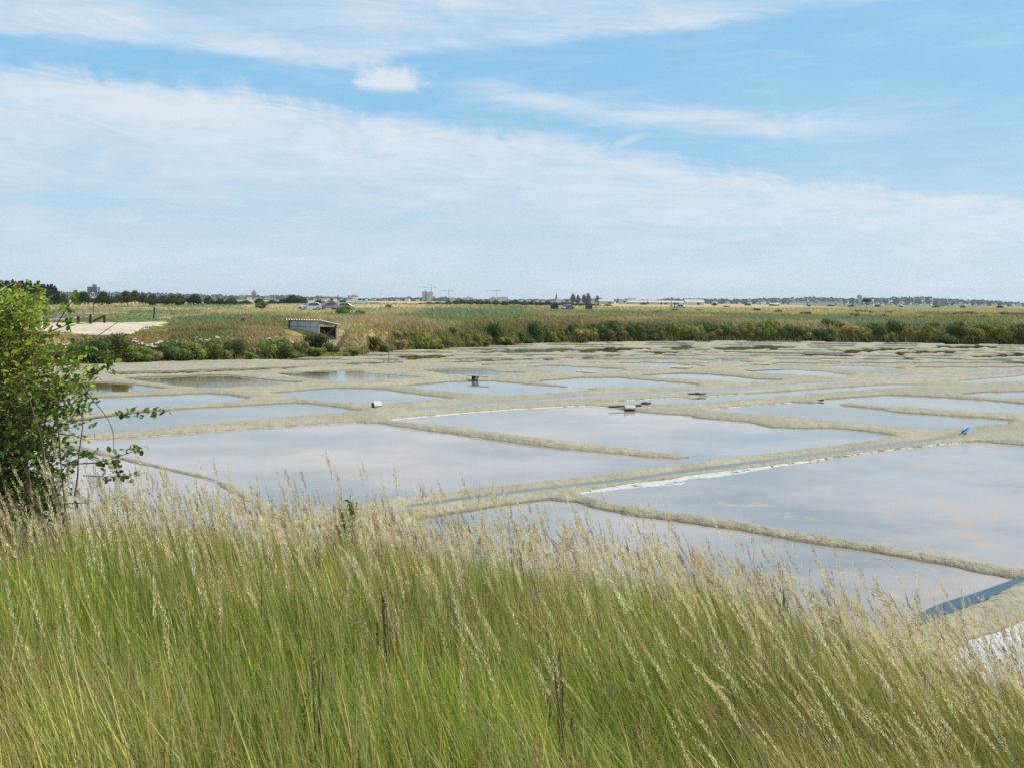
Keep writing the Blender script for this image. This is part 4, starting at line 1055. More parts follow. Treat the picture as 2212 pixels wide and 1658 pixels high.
hh = (ty(823) + 2 - 630) * 2900 / F
MB().tube([(0, 0, 0), (0, 0, hh)], [.6, .25], 5).build('pole', M_conc, mst)
for k in range(3): MB().box((0, 0, hh * (.7 + .1 * k)), (1.6, .3, .3)).build('antenna', M_conc, mst)

# ------------------------------------------------------------------ signs, fence, bins
M_red = mat('sign_red', (.22, .015, .03), .5, .3); M_white = mat('sign_white', (.80, .80, .80), .5, .3); M_black = mat('sign_black', (.02, .02, .02), .5, .3)
M_pole = mat('rusty_pole', (.16, .07, .06), .7, .3); M_greyp = mat('grey_pole', (.3, .3, .3), .6, .4, metal=.3); M_back = mat('sign_back', (.16, .09, .09), .7, .3)
M_wood = mat('weathered_wood', (.26, .24, .21), .85, .15, nscale=6, namp=.3); M_wdark = mat('dark_wood', (.045, .035, .03), .85, .15, nscale=6)
def text_mesh(txt, size, m, name, parent, loc, rot=(math.pi / 2, 0, 0)):
    cu = bpy.data.curves.new(name, 'FONT'); cu.body = txt; cu.size = size; cu.align_x = 'CENTER'; cu.align_y = 'CENTER'; cu.extrude = .004; cu.offset = size * .012
    o = bpy.data.objects.new('tmp', cu); COL.objects.link(o)
    dg = bpy.context.evaluated_depsgraph_get(); me = bpy.data.meshes.new_from_object(o.evaluated_get(dg)); bpy.data.objects.remove(o)
    me.materials.clear(); me.materials.append(m); t = bpy.data.objects.new(name, me); COL.objects.link(t); t.parent = parent; t.location = loc; t.rotation_euler = rot
    return t
def disc(rad, th, m, name, parent, loc, y0=0):
    n = 28; vs = [(rad * math.cos(k * 2 * math.pi / n), y, rad * math.sin(k * 2 * math.pi / n)) for y in (0, th) for k in range(n)]
    fs = [tuple(range(n)), tuple(reversed(range(n, 2 * n)))] + [(k, k + n, (k + 1) % n + n, (k + 1) % n) for k in range(n)]
    o = MB().add(vs, fs).build(name, m, parent); o.location = loc; return o
def ring(r0, r1, th, m, name, parent, loc):
    n = 32; vs = []
    for r_, y in ((r0, 0), (r1, 0), (r1, th), (r0, th)): vs += [(r_ * math.cos(k * 2 * math.pi / n), y, r_ * math.sin(k * 2 * math.pi / n)) for k in range(n)]
    fs = []
    for a in range(4):
        b = (a + 1) % 4
        for k in range(n): fs.append((a * n + k, a * n + (k + 1) % n, b * n + (k + 1) % n, b * n + k))
    o = MB().add(vs, fs).build(name, m, parent); o.location = loc; return o
def speed_sign(px, ybase, ydisc, rpx, txt, dist, pole, label, faint=False):
    m = dist / F; p = at(px, dist); h = (ybase - ydisc) * m; r_ = rpx * m
    zb = CAMZ + rays(px, ybase)[2] / math.hypot(*rays(px, ybase)[:2]) * dist
    p.z = zb
    t = thing('speed_sign', p, -az_of(px), label, 'road sign')
    MB().tube([(0, .05, -1), (0, .05, h + r_ * .6)], .045 if not faint else .04, 8).build('pole', pole, t)
    disc(r_, .03, M_white, 'plate', t, (0, 0, h)); ring(r_ * .80, r_ * .98, .012, M_red, 'red_ring', t, (0, -.014, h))
    text_mesh(txt, r_ * 1.35, M_black, 'digits', t, (0, -.012, h))
    disc(r_ * .98, .02, M_back, 'back_plate', t, (0, .032, h))
speed_sign(202.5, 679, 640.5, 8.2, '50', 126, M_pole, 'round red bordered 50 speed sign on a rusty pole behind the fence')
speed_sign(1287, 667, 653.5, 4.9, '70', 225, M_greyp, 'round red bordered 70 speed sign right of the second green bin')
def tri_sign(px, ybase, ytop, hpx, dist, label, rot, extra=False):
    m = dist / F; p = at(px, dist); p.z = CAMZ + rays(px, ybase)[2] / math.hypot(*rays(px, ybase)[:2]) * dist
    h = (ybase - ytop) * m; s_ = hpx * m
    t = thing('triangular_sign', p, -az_of(px) + rot, label, 'road sign')
    MB().tube([(0, .05, -1), (0, .05, h - s_ * .1)], .045, 8).build('pole', M_pole, t)
    w = s_ * .58
    MB().add([(-w, 0, h - s_), (w, 0, h - s_), (0, 0, h), (-w, .025, h - s_), (w, .025, h - s_), (0, .025, h)], [(0, 1, 2), (5, 4, 3), (0, 3, 4, 1), (1, 4, 5, 2), (2, 5, 3, 0)]).build('plate', M_back, t)
    k = .68; c = h - s_ * .66
    MB().add([(-w * k, -.008, h - s_ + s_ * .14), (w * k, -.008, h - s_ + s_ * .14), (0, -.008, h - s_ * .22), (-w * k, .0, h - s_ + s_ * .14), (w * k, .0, h - s_ + s_ * .14), (0, 0, h - s_ * .22)], [(0, 1, 2), (0, 3, 4, 1), (1, 4, 5, 2), (2, 5, 3, 0)]).build('inner_plate', M_back, t)
    if extra: MB().box((.45, .02, h - s_ * 1.45), (.4, .02, .45)).build('lower_plate', M_greyp, t)
tri_sign(730, 660, 637, 10, 215, 'narrow triangular road sign seen nearly edge on between the cars and the van', 1.1, True)
tri_sign(1427.5, 667, 652, 6.2, 300, 'small triangular road sign left of the two walkers', .5)
tp = at(1153.5, 240); tg = thing('traffic_post', tp, 0, 'small grey sign on a post above the first green bin', 'road sign')
MB().tube([(0, 0, -.5), (0, 0, 2.1)], .04, 6).build('pole', M_greyp, tg); MB().box((0, -.05, 2.0), (.55, .03, .6)).build('plate', M_greyp, tg)
# rail fence
fx = [(100, 680), (150, 684), (144.5, 696)][0:0]
def fence_at(pts, dist, zs, label):
    t = thing('rail_fence', at(pts[0][0], dist), 0, label, 'fence'); b = Vector(t.location)
    P = []
    for (px, yb, yt) in pts:
        d = rays(px, yb); k = dist / math.hypot(d[0], d[1]); base = Vector((d[0] * k, d[1] * k, CAMZ + d[2] * k)); h = (yb - yt) * dist / F
        P.append((base - b, h)); MB().box(tuple(base - b + Vector((0, 0, h / 2 - .3))), (.16, .16, h + .6)).build('post', M_wdark, t)
    for i in range(len(P) - 1):
        (a, ha), (c, hc) = P[i], P[i + 1]; A = a + Vector((0, -.12, ha * .82)); B_ = c + Vector((0, -.12, hc * .82)); mid_ = (A + B_) / 2; L = (B_ - A).length
        M = (B_ - A).to_track_quat('X', 'Z').to_matrix(); MB().box(tuple(mid_), (L - .02, .05, .17), M=M).build('rail', M_wood, t)
fence_at([(57, 701, 685), (101, 699, 685), (144, 697.5, 684), (169, 694.5, 680), (195.5, 692.5, 679.5)], 92, 1.5, 'low weathered wooden rail fence with dark posts beside the sandy track')
br = thing('rail_fence', at(217, 94), 0, 'short broken end of rail fence below the speed sign', 'fence')
MB().box((.32, 0, .32), (.13, .13, .9)).build('post', M_wdark, br); MB().box((-.1, -.1, .48), (1.0, .06, .14), M=Matrix.Rotation(-.42, 3, 'Y')).build('rail', M_wdark, br); MB().box((-.7, -.1, .2), (.8, .06, .12)).build('rail', M_wood, br)
pp = thing('marker_post', at(333, 110), 0, 'single dark wooden post in the left field grass', 'post'); MB().box((0, 0, .45), (.12, .12, 1.3), M=Matrix.Rotation(.08, 3, 'Y')).build('post', M_wdark, pp)
M_bin = mat('bin_green', (.025, .075, .05), .5, .4)
def skip_bin(px, w, dist, label):
    m = dist / F; t = thing('green_bin', at(px, dist, 0.0), -az_of(px), label, 'bin', 'green bins by the road'); W = w * m; Hh = 1.25
    MB().add([(-W / 2, -.6, 0), (W / 2, -.6, 0), (W / 2, .6, 0), (-W / 2, .6, 0), (-W / 2, -.7, Hh), (W / 2, -.7, Hh), (W / 2, .7, Hh), (-W / 2, .7, Hh)],
             [(3, 2, 1, 0), (0, 1, 5, 4), (1, 2, 6, 5), (2, 3, 7, 6), (3, 0, 4, 7), (4, 5, 6, 7)]).build('body', M_bin, t, bevel=.02)
    MB().box((0, 0, Hh + .04), (W + .08, 1.5, .08)).build('lid', M_bin, t)
    n = max(3, int(W / .4))
    for k in range(n): MB().box((-W / 2 + (k + .5) * W / n, -.70, Hh * .5), (.05, .1, Hh * .8), M=Matrix.Rotation(.08, 3, 'X')).build('rib', M_bin, t)
    return t
skip_bin(1197, 17, 262, 'dark green ribbed bin left of the black and white car')
skip_bin(1271.5, 15, 262, 'dark green ribbed bin beside the seventy sign')

# ------------------------------------------------------------------ vehicles
M_glass = mat('car_glass', (.03, .04, .05), .08, .6); M_tyre = mat('tyre', (.02, .02, .02), .9, .1); M_rim = mat('rim', (.45, .45, .46), .35, .5, metal=.8); M_plastic = mat('bumper_plastic', (.04, .04, .045), .6, .3)
M_hl = mat('headlight', (.8, .8, .8), .1, .7); M_tl = mat('tail_light', (.55, .03, .03), .2, .6); M_orange = mat('indicator', (.8, .35, .03), .3, .5)
def paint(n, c, met=.3): 
    m = mat(n, c, .28, .5, metal=met); m.node_tree.nodes['Principled BSDF'].inputs['Coat Weight'].default_value = .6; return m
def wheel(t, x, y, r_):
    w = MB(); n = 16
    prof = [(r_ * .62, -.1), (r_ * .95, -.1), (r_, -.06), (r_, .06), (r_ * .95, .1), (r_ * .62, .1)]
    vs = [(x + a * math.cos(k * 2 * math.pi / n), y + b, r_ + a * math.sin(k * 2 * math.pi / n)) for a, b in prof for k in range(n)]
    fs = [(i * n + k, i * n + (k + 1) % n, ((i + 1) % 6) * n + (k + 1) % n, ((i + 1) % 6) * n + k) for i in range(6) for k in range(n)]
    o = MB().add(vs, fs).build('wheel', M_tyre, t)
    vs = [(x + r_ * .62 * math.cos(k * 2 * math.pi / n), y + b, r_ + r_ * .62 * math.sin(k * 2 * math.pi / n)) for b in (-.07, .07) for k in range(n)]
    MB().add(vs, [tuple(range(n)), tuple(reversed(range(n, 2 * n)))] + [(k, k + n, (k + 1) % n + n, (k + 1) % n) for k in range(n)]).build('rim', M_rim, o)
def loft(sections):   # each section: list of (x,y,z) loops of equal length
    n = len(sections[0]); vs = [p for s_ in sections for p in s_]; fs = []
    for i in range(len(sections) - 1):
        for k in range(n): fs.append((i * n + k, i * n + (k + 1) % n, (i + 1) * n + (k + 1) % n, (i + 1) * n + k))
    fs += [tuple(reversed(range(n))), tuple((len(sections) - 1) * n + k for k in range(n))]
    return MB().add(vs, fs)
def car(px, dist, rz, body_m, label, kind='hatch', roof_m=None, dz=0.0, stripes=False):
    """front towards +X"""
    t = thing('van' if kind == 'van' else 'car', at(px, dist, dz), rz, label, 'van' if kind == 'van' else 'car')
    if kind == 'van':
        L, W = 4.9, 1.9; r_ = .34; belt_ = 1.25
        prof = [(-2.4, .35), (2.35, .35), (2.48, .55), (2.46, .85), (2.25, 1.05), (1.55, 1.25), (.95, 1.92), (.65, 2.05), (-2.3, 2.05), (-2.42, 1.9), (-2.46, .6)]
        glass = [(1.42, 1.30), (.98, 1.80), (.42, 1.80), (.42, 1.22), (1.40, 1.22)]; rear = [(-.2, 1.28), (.12, 1.28), (.12, 1.78), (-.85, 1.78), (-.85, 1.28)]
    else:
        L, W = 4.1, 1.74; r_ = .31
        prof = [(-1.98, .32), (1.95, .30), (2.06, .48), (2.02, .72), (1.85, .84), (1.05, .96), (.35, 1.42), (.0, 1.50), (-1.1, 1.50), (-1.55, 1.38), (-1.92, .98), (-2.03, .85), (-2.04, .5)]
        glass = [(.88, .98), (.30, 1.38), (-.35, 1.42), (-.35, .95)]; rear = [(-.43, .95), (-.43, 1.42), (-1.2, 1.40), (-1.5, 1.12), (-1.5, .98)]
    n = len(prof); secs = []
    for yy, sh, top in ((-1, .93, .0), (-.92, 1, .0), (.92, 1, 0), (1, .93, 0)):
        loop = []
        for x, z in prof:
            tum = max(0, z - .95) * .26 if kind != 'van' else max(0, z - 1.2) * .14
            y = yy * W / 2; y -= math.copysign(tum, yy); loop.append((x * (sh if abs(yy) == 1 else 1) if False else x * (1 if abs(yy) != 1 else .985), y, z if abs(yy) != 1 else z * .985 + .01))
        secs.append(loop)
    b = loft(secs).build('body', body_m, t, bevel=.03)
    def side(poly_, name, s_):
        o = []
        for x, z in poly_:
            tum = max(0, z - .95) * .26 if kind != 'van' else max(0, z - 1.2) * .14; o.append((x, s_ * (W / 2 - tum * .75 + .03), z))
        inn = [(x, y - s_ * .03, z) for x, y, z in o]; k = len(o)
        MB().add(o + inn, [tuple(range(k)) if s_ < 0 else tuple(reversed(range(k)))] + [(i, (i + 1) % k, (i + 1) % k + k, i + k) for i in range(k)]).build(name, M_glass, t)
    for s_ in (-1, 1): side(glass, 'side_window', s_); side(rear, 'side_window', s_)
    if kind == 'van': a, c_ = (1.52, 1.30), (.98, 1.90)
    else: a, c_ = (1.0, 1.0), (.38, 1.415)
    wy = W / 2 - (.1 if kind != 'van' else .08); wt = W / 2 - (.2 if kind != 'van' else .2)
    nx, nz = (a[1] - c_[1]), (c_[0] - a[0]); nl = math.hypot(nx, nz); ox, oz = -nx / nl * .02, -nz / nl * .02
    MB().add([(a[0] + ox, -wy, a[1] + oz), (a[0] + ox, wy, a[1] + oz), (c_[0] + ox, wt, c_[1] + oz), (c_[0] + ox, -wt, c_[1] + oz), (a[0] - ox, -wy, a[1] - oz), (a[0] - ox, wy, a[1] - oz), (c_[0] - ox, wt, c_[1] - oz), (c_[0] - ox, -wt, c_[1] - oz)],
             [(0, 1, 2, 3), (7, 6, 5, 4), (0, 4, 5, 1), (1, 5, 6, 2), (2, 6, 7, 3), (3, 7, 4, 0)]).build('windscreen', M_glass, t)
    if kind != 'van':
        MB().add([(-1.60, -.6, 1.36), (-1.60, .6, 1.36), (-1.93, .68, 1.0), (-1.93, -.68, 1.0)], [(0, 1, 2, 3)]).box((-1.76, 0, 1.17), (.04, 1.2, .3), M=Matrix.Rotation(.72, 3, 'Y')).build('rear_window', M_glass, t)
    fx_ = 1.5 if kind == 'van' else 1.28; rx_ = -1.6 if kind == 'van' else -1.25
    for x in (fx_, rx_):
        for s_ in (-1, 1): wheel(t, x, s_ * (W / 2 - .08), r_)
    fr = 2.44 if kind == 'van' else 2.02; rr = -2.46 if kind == 'van' else -2.04
    for s_ in (-1, 1):
        MB().box((fr - .03, s_ * W * .36, .74), (.12, .36, .17)).build('headlight', M_hl, t, bevel=.02)
        MB().box((rr + .04, s_ * W * .40, .95 if kind != 'van' else 1.0), (.12, .22, .34)).build('tail_light', M_tl, t, bevel=.02)
        MB().box(((.78 if kind != 'van' else 1.15), s_ * (W / 2 + .06), .98 if kind != 'van' else 1.3), (.1, .16, .14)).build('wing_mirror', body_m, t)
    MB().box((fr + .0, 0, .42), (.12, W * .9, .2)).build('front_bumper', M_plastic, t, bevel=.03)
    MB().box((rr - .0, 0, .42), (.12, W * .9, .2)).build('rear_bumper', M_plastic, t, bevel=.03)
    MB().box((fr + .04, 0, .62), (.05, W * .45, .12)).build('grille', M_plastic, t)
    if roof_m: MB().box((-.55, 0, 1.515 if kind != 'van' else 2.06), (1.1, 1.2, .03)).build('roof_panel', roof_m, t, bevel=.01)
    if stripes:
        for s_ in (-1, 1): MB().box((1.45, s_ * .3, .915), (.75, .22, .03), M=Matrix.Rotation(.165, 3, 'Y')).build('bonnet_stripe', M_white, t)
        for s_ in (-1, 1): MB().box((fr + .02, s_ * .62, .5), (.1, .18, .1)).build('indicator', M_orange, t)
    return t
P_silver = paint('paint_silver', (.50, .52, .58), .5); P_grey = paint('paint_grey', (.24, .25, .28), .5); P_white = paint('paint_white', (.74, .75, .78), 0); P_black = paint('paint_black', (.03, .035, .05), .2); P_blue = paint('paint_blue_grey', (.34, .38, .45), .4)
car(670, 212, math.pi + .55, P_silver, 'silver hatchback parked leftmost in the row beyond the left marsh')
car(709, 222, math.pi + .5, P_grey, 'dark grey people carrier parked between the silver hatchback and the pale car')
car(746, 217, .45, P_silver, 'pale silver car seen from behind, half hidden by reeds left of the van')
car(780, 330, .12, P_white, 'white van with two dark side windows on the road above the parked cars', 'van', dz=-.1)
car(1223, 258, -math.pi / 2 - .55, P_black, 'black car with white roof and bonnet stripes between the two green bins', roof_m=M_white, stripes=True)
car(1467, 395, math.pi - .25, P_blue, 'silver-blue saloon parked beside the two walkers')
car(3, 155, .9, P_grey, 'grey car at the left edge behind the bramble bush')

# walkers
def person(px, dist, top, leg, label, rz):
    p = at(px, dist, .0); t = thing('person', p, rz, label, 'person')
    V_ = [(0, 0, .95), (0, 0, 1.15), (0, 0, 1.40), (0, 0, 1.52), (0, .02, 1.64), (0, .02, 1.72),
          (.10, 0, .90), (.12, .10, .50), (.12, .04, .06), (.12, .16, .03), (-.10, 0, .90), (-.12, -.08, .50), (-.12, -.20, .07), (-.12, -.08, .03),
          (.19, 0, 1.40), (.27, -.03, 1.13), (.25, .08, .90), (-.19, 0, 1.40), (-.27, .03, 1.13), (-.25, .12, .90)]
    Ed = [(0, 1), (1, 2), (2, 3), (3, 4), (4, 5), (0, 6), (6, 7), (7, 8), (8, 9), (0, 10), (10, 11), (11, 12), (12, 13), (2, 14), (14, 15), (15, 16), (2, 17), (17, 18), (18, 19)]
    rad = [.15, .14, .15, .06, .095, .08, .10, .075, .05, .04, .10, .075, .05, .04, .07, .055, .04, .07, .055, .04]
    me = bpy.data.meshes.new('body'); me.from_pydata(V_, Ed, []); o = bpy.data.objects.new('body', me); COL.objects.link(o); o.parent = t
    sk = o.modifiers.new('skin', 'SKIN'); me.skin_vertices.new() if not me.skin_vertices else None
    for i, s_ in enumerate(me.skin_vertices[0].data): s_.radius = (rad[i], rad[i] * .8); s_.use_root = (i == 0)
    ss = o.modifiers.new('sub', 'SUBSURF'); ss.levels = 2; ss.render_levels = 2
    m = bpy.data.materials.new('clothes'); m.use_nodes = True; nt = m.node_tree; b = nt.nodes['Principled BSDF']; tc = nt.nodes.new('ShaderNodeTexCoord'); sp_ = nt.nodes.new('ShaderNodeSeparateXYZ')
    nt.links.new(tc.outputs['Object'], sp_.inputs[0]); z = E(nt, sp_.outputs[2])
    c = mixcol(nt, z._m('GREATER_THAN', .93), leg, top); c = mixcol(nt, z._m('GREATER_THAN', 1.50), c, (.45, .28, .2)); nt.links.new(c, b.inputs[0]); b.inputs['Roughness'].default_value = .9
    me.materials.append(m)
    MB().lathe([(.02, 1.59), (.10, 1.62), (.112, 1.70), (.08, 1.79), (.01, 1.82)], 10, (0, -.02, 0)).build('hair', mat('hair', (.04, .03, .02), .8), t, True)
person(1449, 380, (.32, .04, .05), (.08, .03, .05), 'person in a dark red jacket walking beside the parked saloon', .3)
person(1456, 378, (.05, .05, .09), (.03, .03, .05), 'person in dark clothes standing right beside the parked saloon', -1.2)
# small pitched shelter out on the right marsh
ps = thing('lean_to_shelter', at(1634, 300, .0), -.3, 'small grey roofed shelter low in the grass of the right marsh', 'shelter')
MB().box((0, 0, .75), (2.4, 1.6, .06), M=Matrix.Rotation(.2, 3, 'Y')).build('roof', M_wood, ps); MB().box((0, .5, .3), (1.9, .06, .8)).build('wall', M_wdark, ps)
for sx in (-1, 1): MB().box((sx * .95, -.6, .25), (.08, .08, .9)).build('post', M_wdark, ps)

# ------------------------------------------------------------------ wooden shelter on the bank
def hut():
    hx = az_of(688, 720); d0 = HUT_D; base = Vector((math.sin(hx) * d0, math.cos(hx) * d0, .34))
    th = -hx + R(33)    # long wall faces the camera and a little left: local -Y is its outward normal
    t = thing('shelter', base, -hx * 0 - R(28), 'open ended wooden salt worker shelter with pale plank wall and corrugated roof', 'shelter')
    W, D_, H1, H2 = 2.65, 2.1, 1.76, 1.44       # local: x from -W..0 along the front wall, corner (0,0) nearest the opening, y back
    M_pale = mat('pale_planks', (.38, .42, .48), .7, .25, nscale=3, namp=.18); M_corr = mat('corrugated_roof', (.62, .62, .62), .6, .3, nscale=2, namp=.2); M_post = mat('grey_post', (.33, .34, .34), .85, .15, nscale=5)
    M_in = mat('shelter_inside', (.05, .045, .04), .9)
    n = 4
    for k in range(n):
        z0 = .02 + k * (H1 - .02) / n; hgt = (H1 - .02) / n - .025
        MB().box((-W / 2, .03 + (k % 2) * .008, z0 + hgt / 2), (W - .04, .04, hgt)).build('plank', M_pale, t)
    for x, y, h in ((-W, 0, H1), (0, 0, H1), (0, D_, H2), (-W, D_, H2)):
        MB().box((x, y + (.03 if y == 0 else 0), h / 2 - .2), (.10, .10, h + .4)).build('post', M_wdark if x < 0 else M_post, t)
    MB().box((-W, D_ / 2, .8), (.04, D_ - .12, 1.5)).build('side_wall', M_wood, t)
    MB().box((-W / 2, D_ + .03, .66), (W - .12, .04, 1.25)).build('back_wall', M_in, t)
    s_ = (H1 - H2) / D_
    MB().add([(.03, .06, H1 - .36), (.03, D_ - .06, H1 - .36), (.03, D_ - .06, H2 - .02), (.03, .06, H1 - .02), (.07, .06, H1 - .36), (.07, D_ - .06, H1 - .36), (.07, D_ - .06, H2 - .02), (.07, .06, H1 - .02)],
             [(3, 2, 1, 0), (4, 5, 6, 7), (0, 1, 5, 4), (1, 2, 6, 5), (2, 3, 7, 6), (3, 0, 4, 7)]).build('gable_board', M_wood, t)
    a = Vector((-.02, .15, .15)); b = Vector((-.02, D_ - .1, H2 - .1)); MB().box(tuple((a + b) / 2), ((b - a).length, .05, .08), M=(b - a).to_track_quat('X', 'Z').to_matrix()).build('brace', M_wdark, t)
    MB().box((0, D_ / 2, .32), (.05, D_ - .1, .08)).build('sill_beam', M_post, t)
    # corrugated sheet, waves run down the slope
    nx, x0, x1 = 120, -W - .22, .22; y0, y1 = -.22, D_ + .25; vs = []; fs = []
    for i in range(nx + 1):
        x = x0 + (x1 - x0) * i / nx; w_ = .035 * math.sin((x - x0) / .23 * 2 * math.pi)
        for y in (y0, y1):
            z = H1 + .05 - s_ * y + w_; vs += [(x, y, z), (x, y, z - .02)]
    for i in range(nx):
        a_ = i * 4; b_ = a_ + 4; fs += [(a_, b_, b_ + 2, a_ + 2), (a_ + 1, a_ + 3, b_ + 3, b_ + 1), (a_, a_ + 1, b_ + 1, b_), (a_ + 2, b_ + 2, b_ + 3, a_ + 3)]
    fs += [(0, 2, 3, 1), (nx * 4, nx * 4 + 1, nx * 4 + 3, nx * 4 + 2)]
    MB().add(vs, fs).build('corrugated_roof', M_corr, t)
    MB().tube([(-W * .72, -.08, H1 - .9), (-W * .72, -.08, H1 + .35)], .02, 5).build('stake', M_greyp, t)
hut()

# ------------------------------------------------------------------ white rubble on the left bank
def rock_mesh(seed):
    g_ = np.random.default_rng(seed); u = np.linspace(0, np.pi, 5); vs = []; n = 7
    for uu in u[1:-1]:
        for k in range(n):
            a = k * 2 * np.pi / n; r_ = g_.uniform(.7, 1.15); vs.append((r_ * math.sin(uu) * math.cos(a) * .5, r_ * math.sin(uu) * math.sin(a) * .42, r_ * math.cos(uu) * .34))
    vs += [(0, 0, .34), (0, 0, -.34)]; fs = []
    for i in range(2):
        for k in range(n): fs.append((i * n + k, i * n + (k + 1) % n, (i + 1) * n + (k + 1) % n, (i + 1) * n + k)[::-1])
    for k in range(n): fs += [(3 * n, k, (k + 1) % n), (3 * n + 1, 2 * n + (k + 1) % n, 2 * n + k)]
    return MB().add(vs, fs)
M_rock = mat('limestone', (.50, .46, .38), .9, .15, nscale=3, namp=.25, bump=.03, bscale=9)
RK = []
rubble = []
for (x0, y0, x1, y1, n) in ((112, 740, 160, 742, 13), (253, 735, 292, 738, 16), (296, 733, 336, 742, 22), (330, 742, 350, 748, 5), (342, 735, 388, 736, 18), (425, 730, 462, 733, 22), (465, 730, 480, 735, 9), (504, 730, 509, 731, 3), (568, 728, 592, 730, 10), (625, 734, 640, 736, 6), (480, 742, 487, 746, 3)):
    for k in range(int(n * 1.1)): rubble.append((x0 + (x1 - x0) * (k + q.random()) / n, y0 + (y1 - y0) * k / n + q.uniform(-3.4, 3.4)))
for k, (px, py) in enumerate(rubble):
    p = land_pt(px, py, 55, 90); s_ = q.uniform(.08, .26)
    if k < 6: o = rock_mesh(k + 10).build('rock', M_rock); RK.append(o)
    else: o = RK[k % 6].copy(); COL.objects.link(o)
    o.location = (p[0], p[1] - .5, land_z(np.array([p[0]]), np.array([p[1]-.5]))[0] + .07 + s_ * .12); o.scale = (s_ * q.uniform(1, 1.8), s_ * 1.1, s_ * q.uniform(.6, 1.0)); o.rotation_euler = (q.uniform(-.4, .4), q.uniform(-.4, .4), q.uniform(0, 6))
    tag(o, 'white limestone rubble lying along the top of the left bank', 'rock', 'limestone rubble on the left bank')

# ------------------------------------------------------------------ things on the levees
def gp(k, x, y, z=0.0):
    s_ = 1.7015; return Vector((*on_plane((ZO[k][0] + x / s_) * S, (ZO[k][1] + y / s_) * S, z), z))
M_board = mat('board_wood', (.46, .36, .26), .8, .2, nscale=5); M_pipe = mat('pipe_grey', (.13, .13, .13), .6, .3); M_tilew = mat('white_slab', (.52, .52, .50), .8, .2, nscale=4, namp=.1)
def board(k, x0, y0, x1, y1, z, wid, label, m=M_board, th=.035, tilt=0.0):
    a, b = gp(k, x0, y0, z), gp(k, x1, y1, z); t = thing('board', (a + b) / 2, math.atan2(b.y - a.y, b.x - a.x), label, 'board')
    MB().box((0, 0, 0), ((b - a).length, wid, th), M=Matrix.Rotation(tilt, 3, 'X')).build('plank', m, t); return t
bd = board('B', 703, 256, 838, 263, .22, .22, 'pale plank laid across the sluice of the pond in the middle')
MB().box((-.35, -.0, -.10), (.10, .12, .17)).build('support', M_wdark, bd)
pt = thing('sluice_pipe', gp('B', 748, 292, 0), 0, 'grey pipe bending down from the plank into the pond', 'pipe'); MB().tube([(0, .38, .16), (0, .12, .17), (.02, -.02, .09), (.04, -.06, -.05)], .06, 10).build('pipe', M_pipe, pt); MB().lathe([(.11, -.04), (.11, .04)], 10, (0, .3, .165)).build('collar', M_wdark, pt)
board('B', 1415, 226, 1542, 233, .13, .28, 'thin plank on the levee right of the middle pond sluice', tilt=.25); board('B', 2030, 199, 2155, 203, .13, .3, 'long thin plank on the levee above the right blue pond', tilt=.2)
board('C', 420, 176, 545, 179, .12, .3, 'thin plank on the levee of the far right ponds', tilt=.2); board('C', 880, 155, 1010, 158, .12, .3, 'farthest thin plank on the right levees', tilt=.2); board('C', -10, 200, 18, 204, .12, .3, 'short plank end on the levee between two blue ponds')
board('B', 1622, 459, 1830, 450, .10, .09, 'long dark plank lying along the levee of the pink pond', M_wdark, tilt=.2); board('B', 1838, 433, 1888, 438, .11, .16, 'short dark board on the levee behind the white half pipe', M_wdark, tilt=.2)
hp = thing('half_pipe', gp('B', 1757, 470, .07), .12, 'short white half pipe resting on the edge of the pink pond', 'pipe')
n_ = 10; vs = []; 
for i in range(n_ + 1):
    a = math.pi * i / n_
    for x in (-.18, .18):
        for r_ in (.11, .095): vs.append((x, r_ * math.cos(a), r_ * math.sin(a)))
fs = []
for i in range(n_): a = i * 4; b = a + 4; fs += [(a, a + 2, b + 2, b), (a + 1, b + 1, b + 3, a + 3), (a, b, b + 1, a + 1), (a + 2, a + 3, b + 3, b + 2)]
MB().add(vs, fs).build('shell', M_tilew, hp); MB().box((0, .0, -.05), (.34, .2, .05)).build('footing', M_wdark, hp)
sl = thing('slab', gp('A', 2130, 462, .07), .1, 'white slab propped up on the levee corner left of the pink pond', 'slab')
MB().box((.06, 0, .12), (.27, .25, .04), M=Matrix.Rotation(.25, 3, 'Z') @ Matrix.Rotation(.55, 3, 'X')).build('slab', M_tilew, sl); MB().box((-.10, .02, .05), (.05, .20, .18), M=Matrix.Rotation(.25, 3, 'Z')).build('prop', M_wdark, sl)
M_blue = mat('blue_plastic', (.10, .30, .75), .5, .4)
bl = thing('sluice_board', gp('C', 1822, 640, .05), .9, 'bright blue plastic board stuck in the levee by the large right pond', 'board')
MB().box((0, 0, .13), (.34, .03, .15), M=Matrix.Rotation(.5, 3, 'X') @ Matrix.Rotation(-.3, 3, 'Y')).build('panel', M_blue, bl); MB().box((.04, -.07, .12), (.38, .04, .03), M=Matrix.Rotation(-.3, 3, 'Y')).build('rim', M_blue, bl)
gs = thing('stake', gp('B', 173, 176, 0), 0, 'thin green stake standing in the far left brown pond', 'stake'); MB().tube([(0, 0, -.1), (0, 0, 1.0)], .025, 6).build('rod', mat('green_stake', (.06, .25, .16), .6), gs)
st_ = thing('driftwood', gp('C', 800, 424, .0), .1, 'small heap of dark sticks on the levee tip by the channel', 'driftwood')
for k in range(4): MB().tube([(q.uniform(-.6, .1), q.uniform(-.15, .15), q.uniform(.0, .04)), (q.uniform(.1, .8), q.uniform(-.15, .15), q.uniform(.0, .05))], .025, 5).build('stick', M_wdark, st_)
st2_ = thing('driftwood', gp('B', 2180, 378, .06), .1, 'dark twigs on the levee above the long narrow pond', 'driftwood')
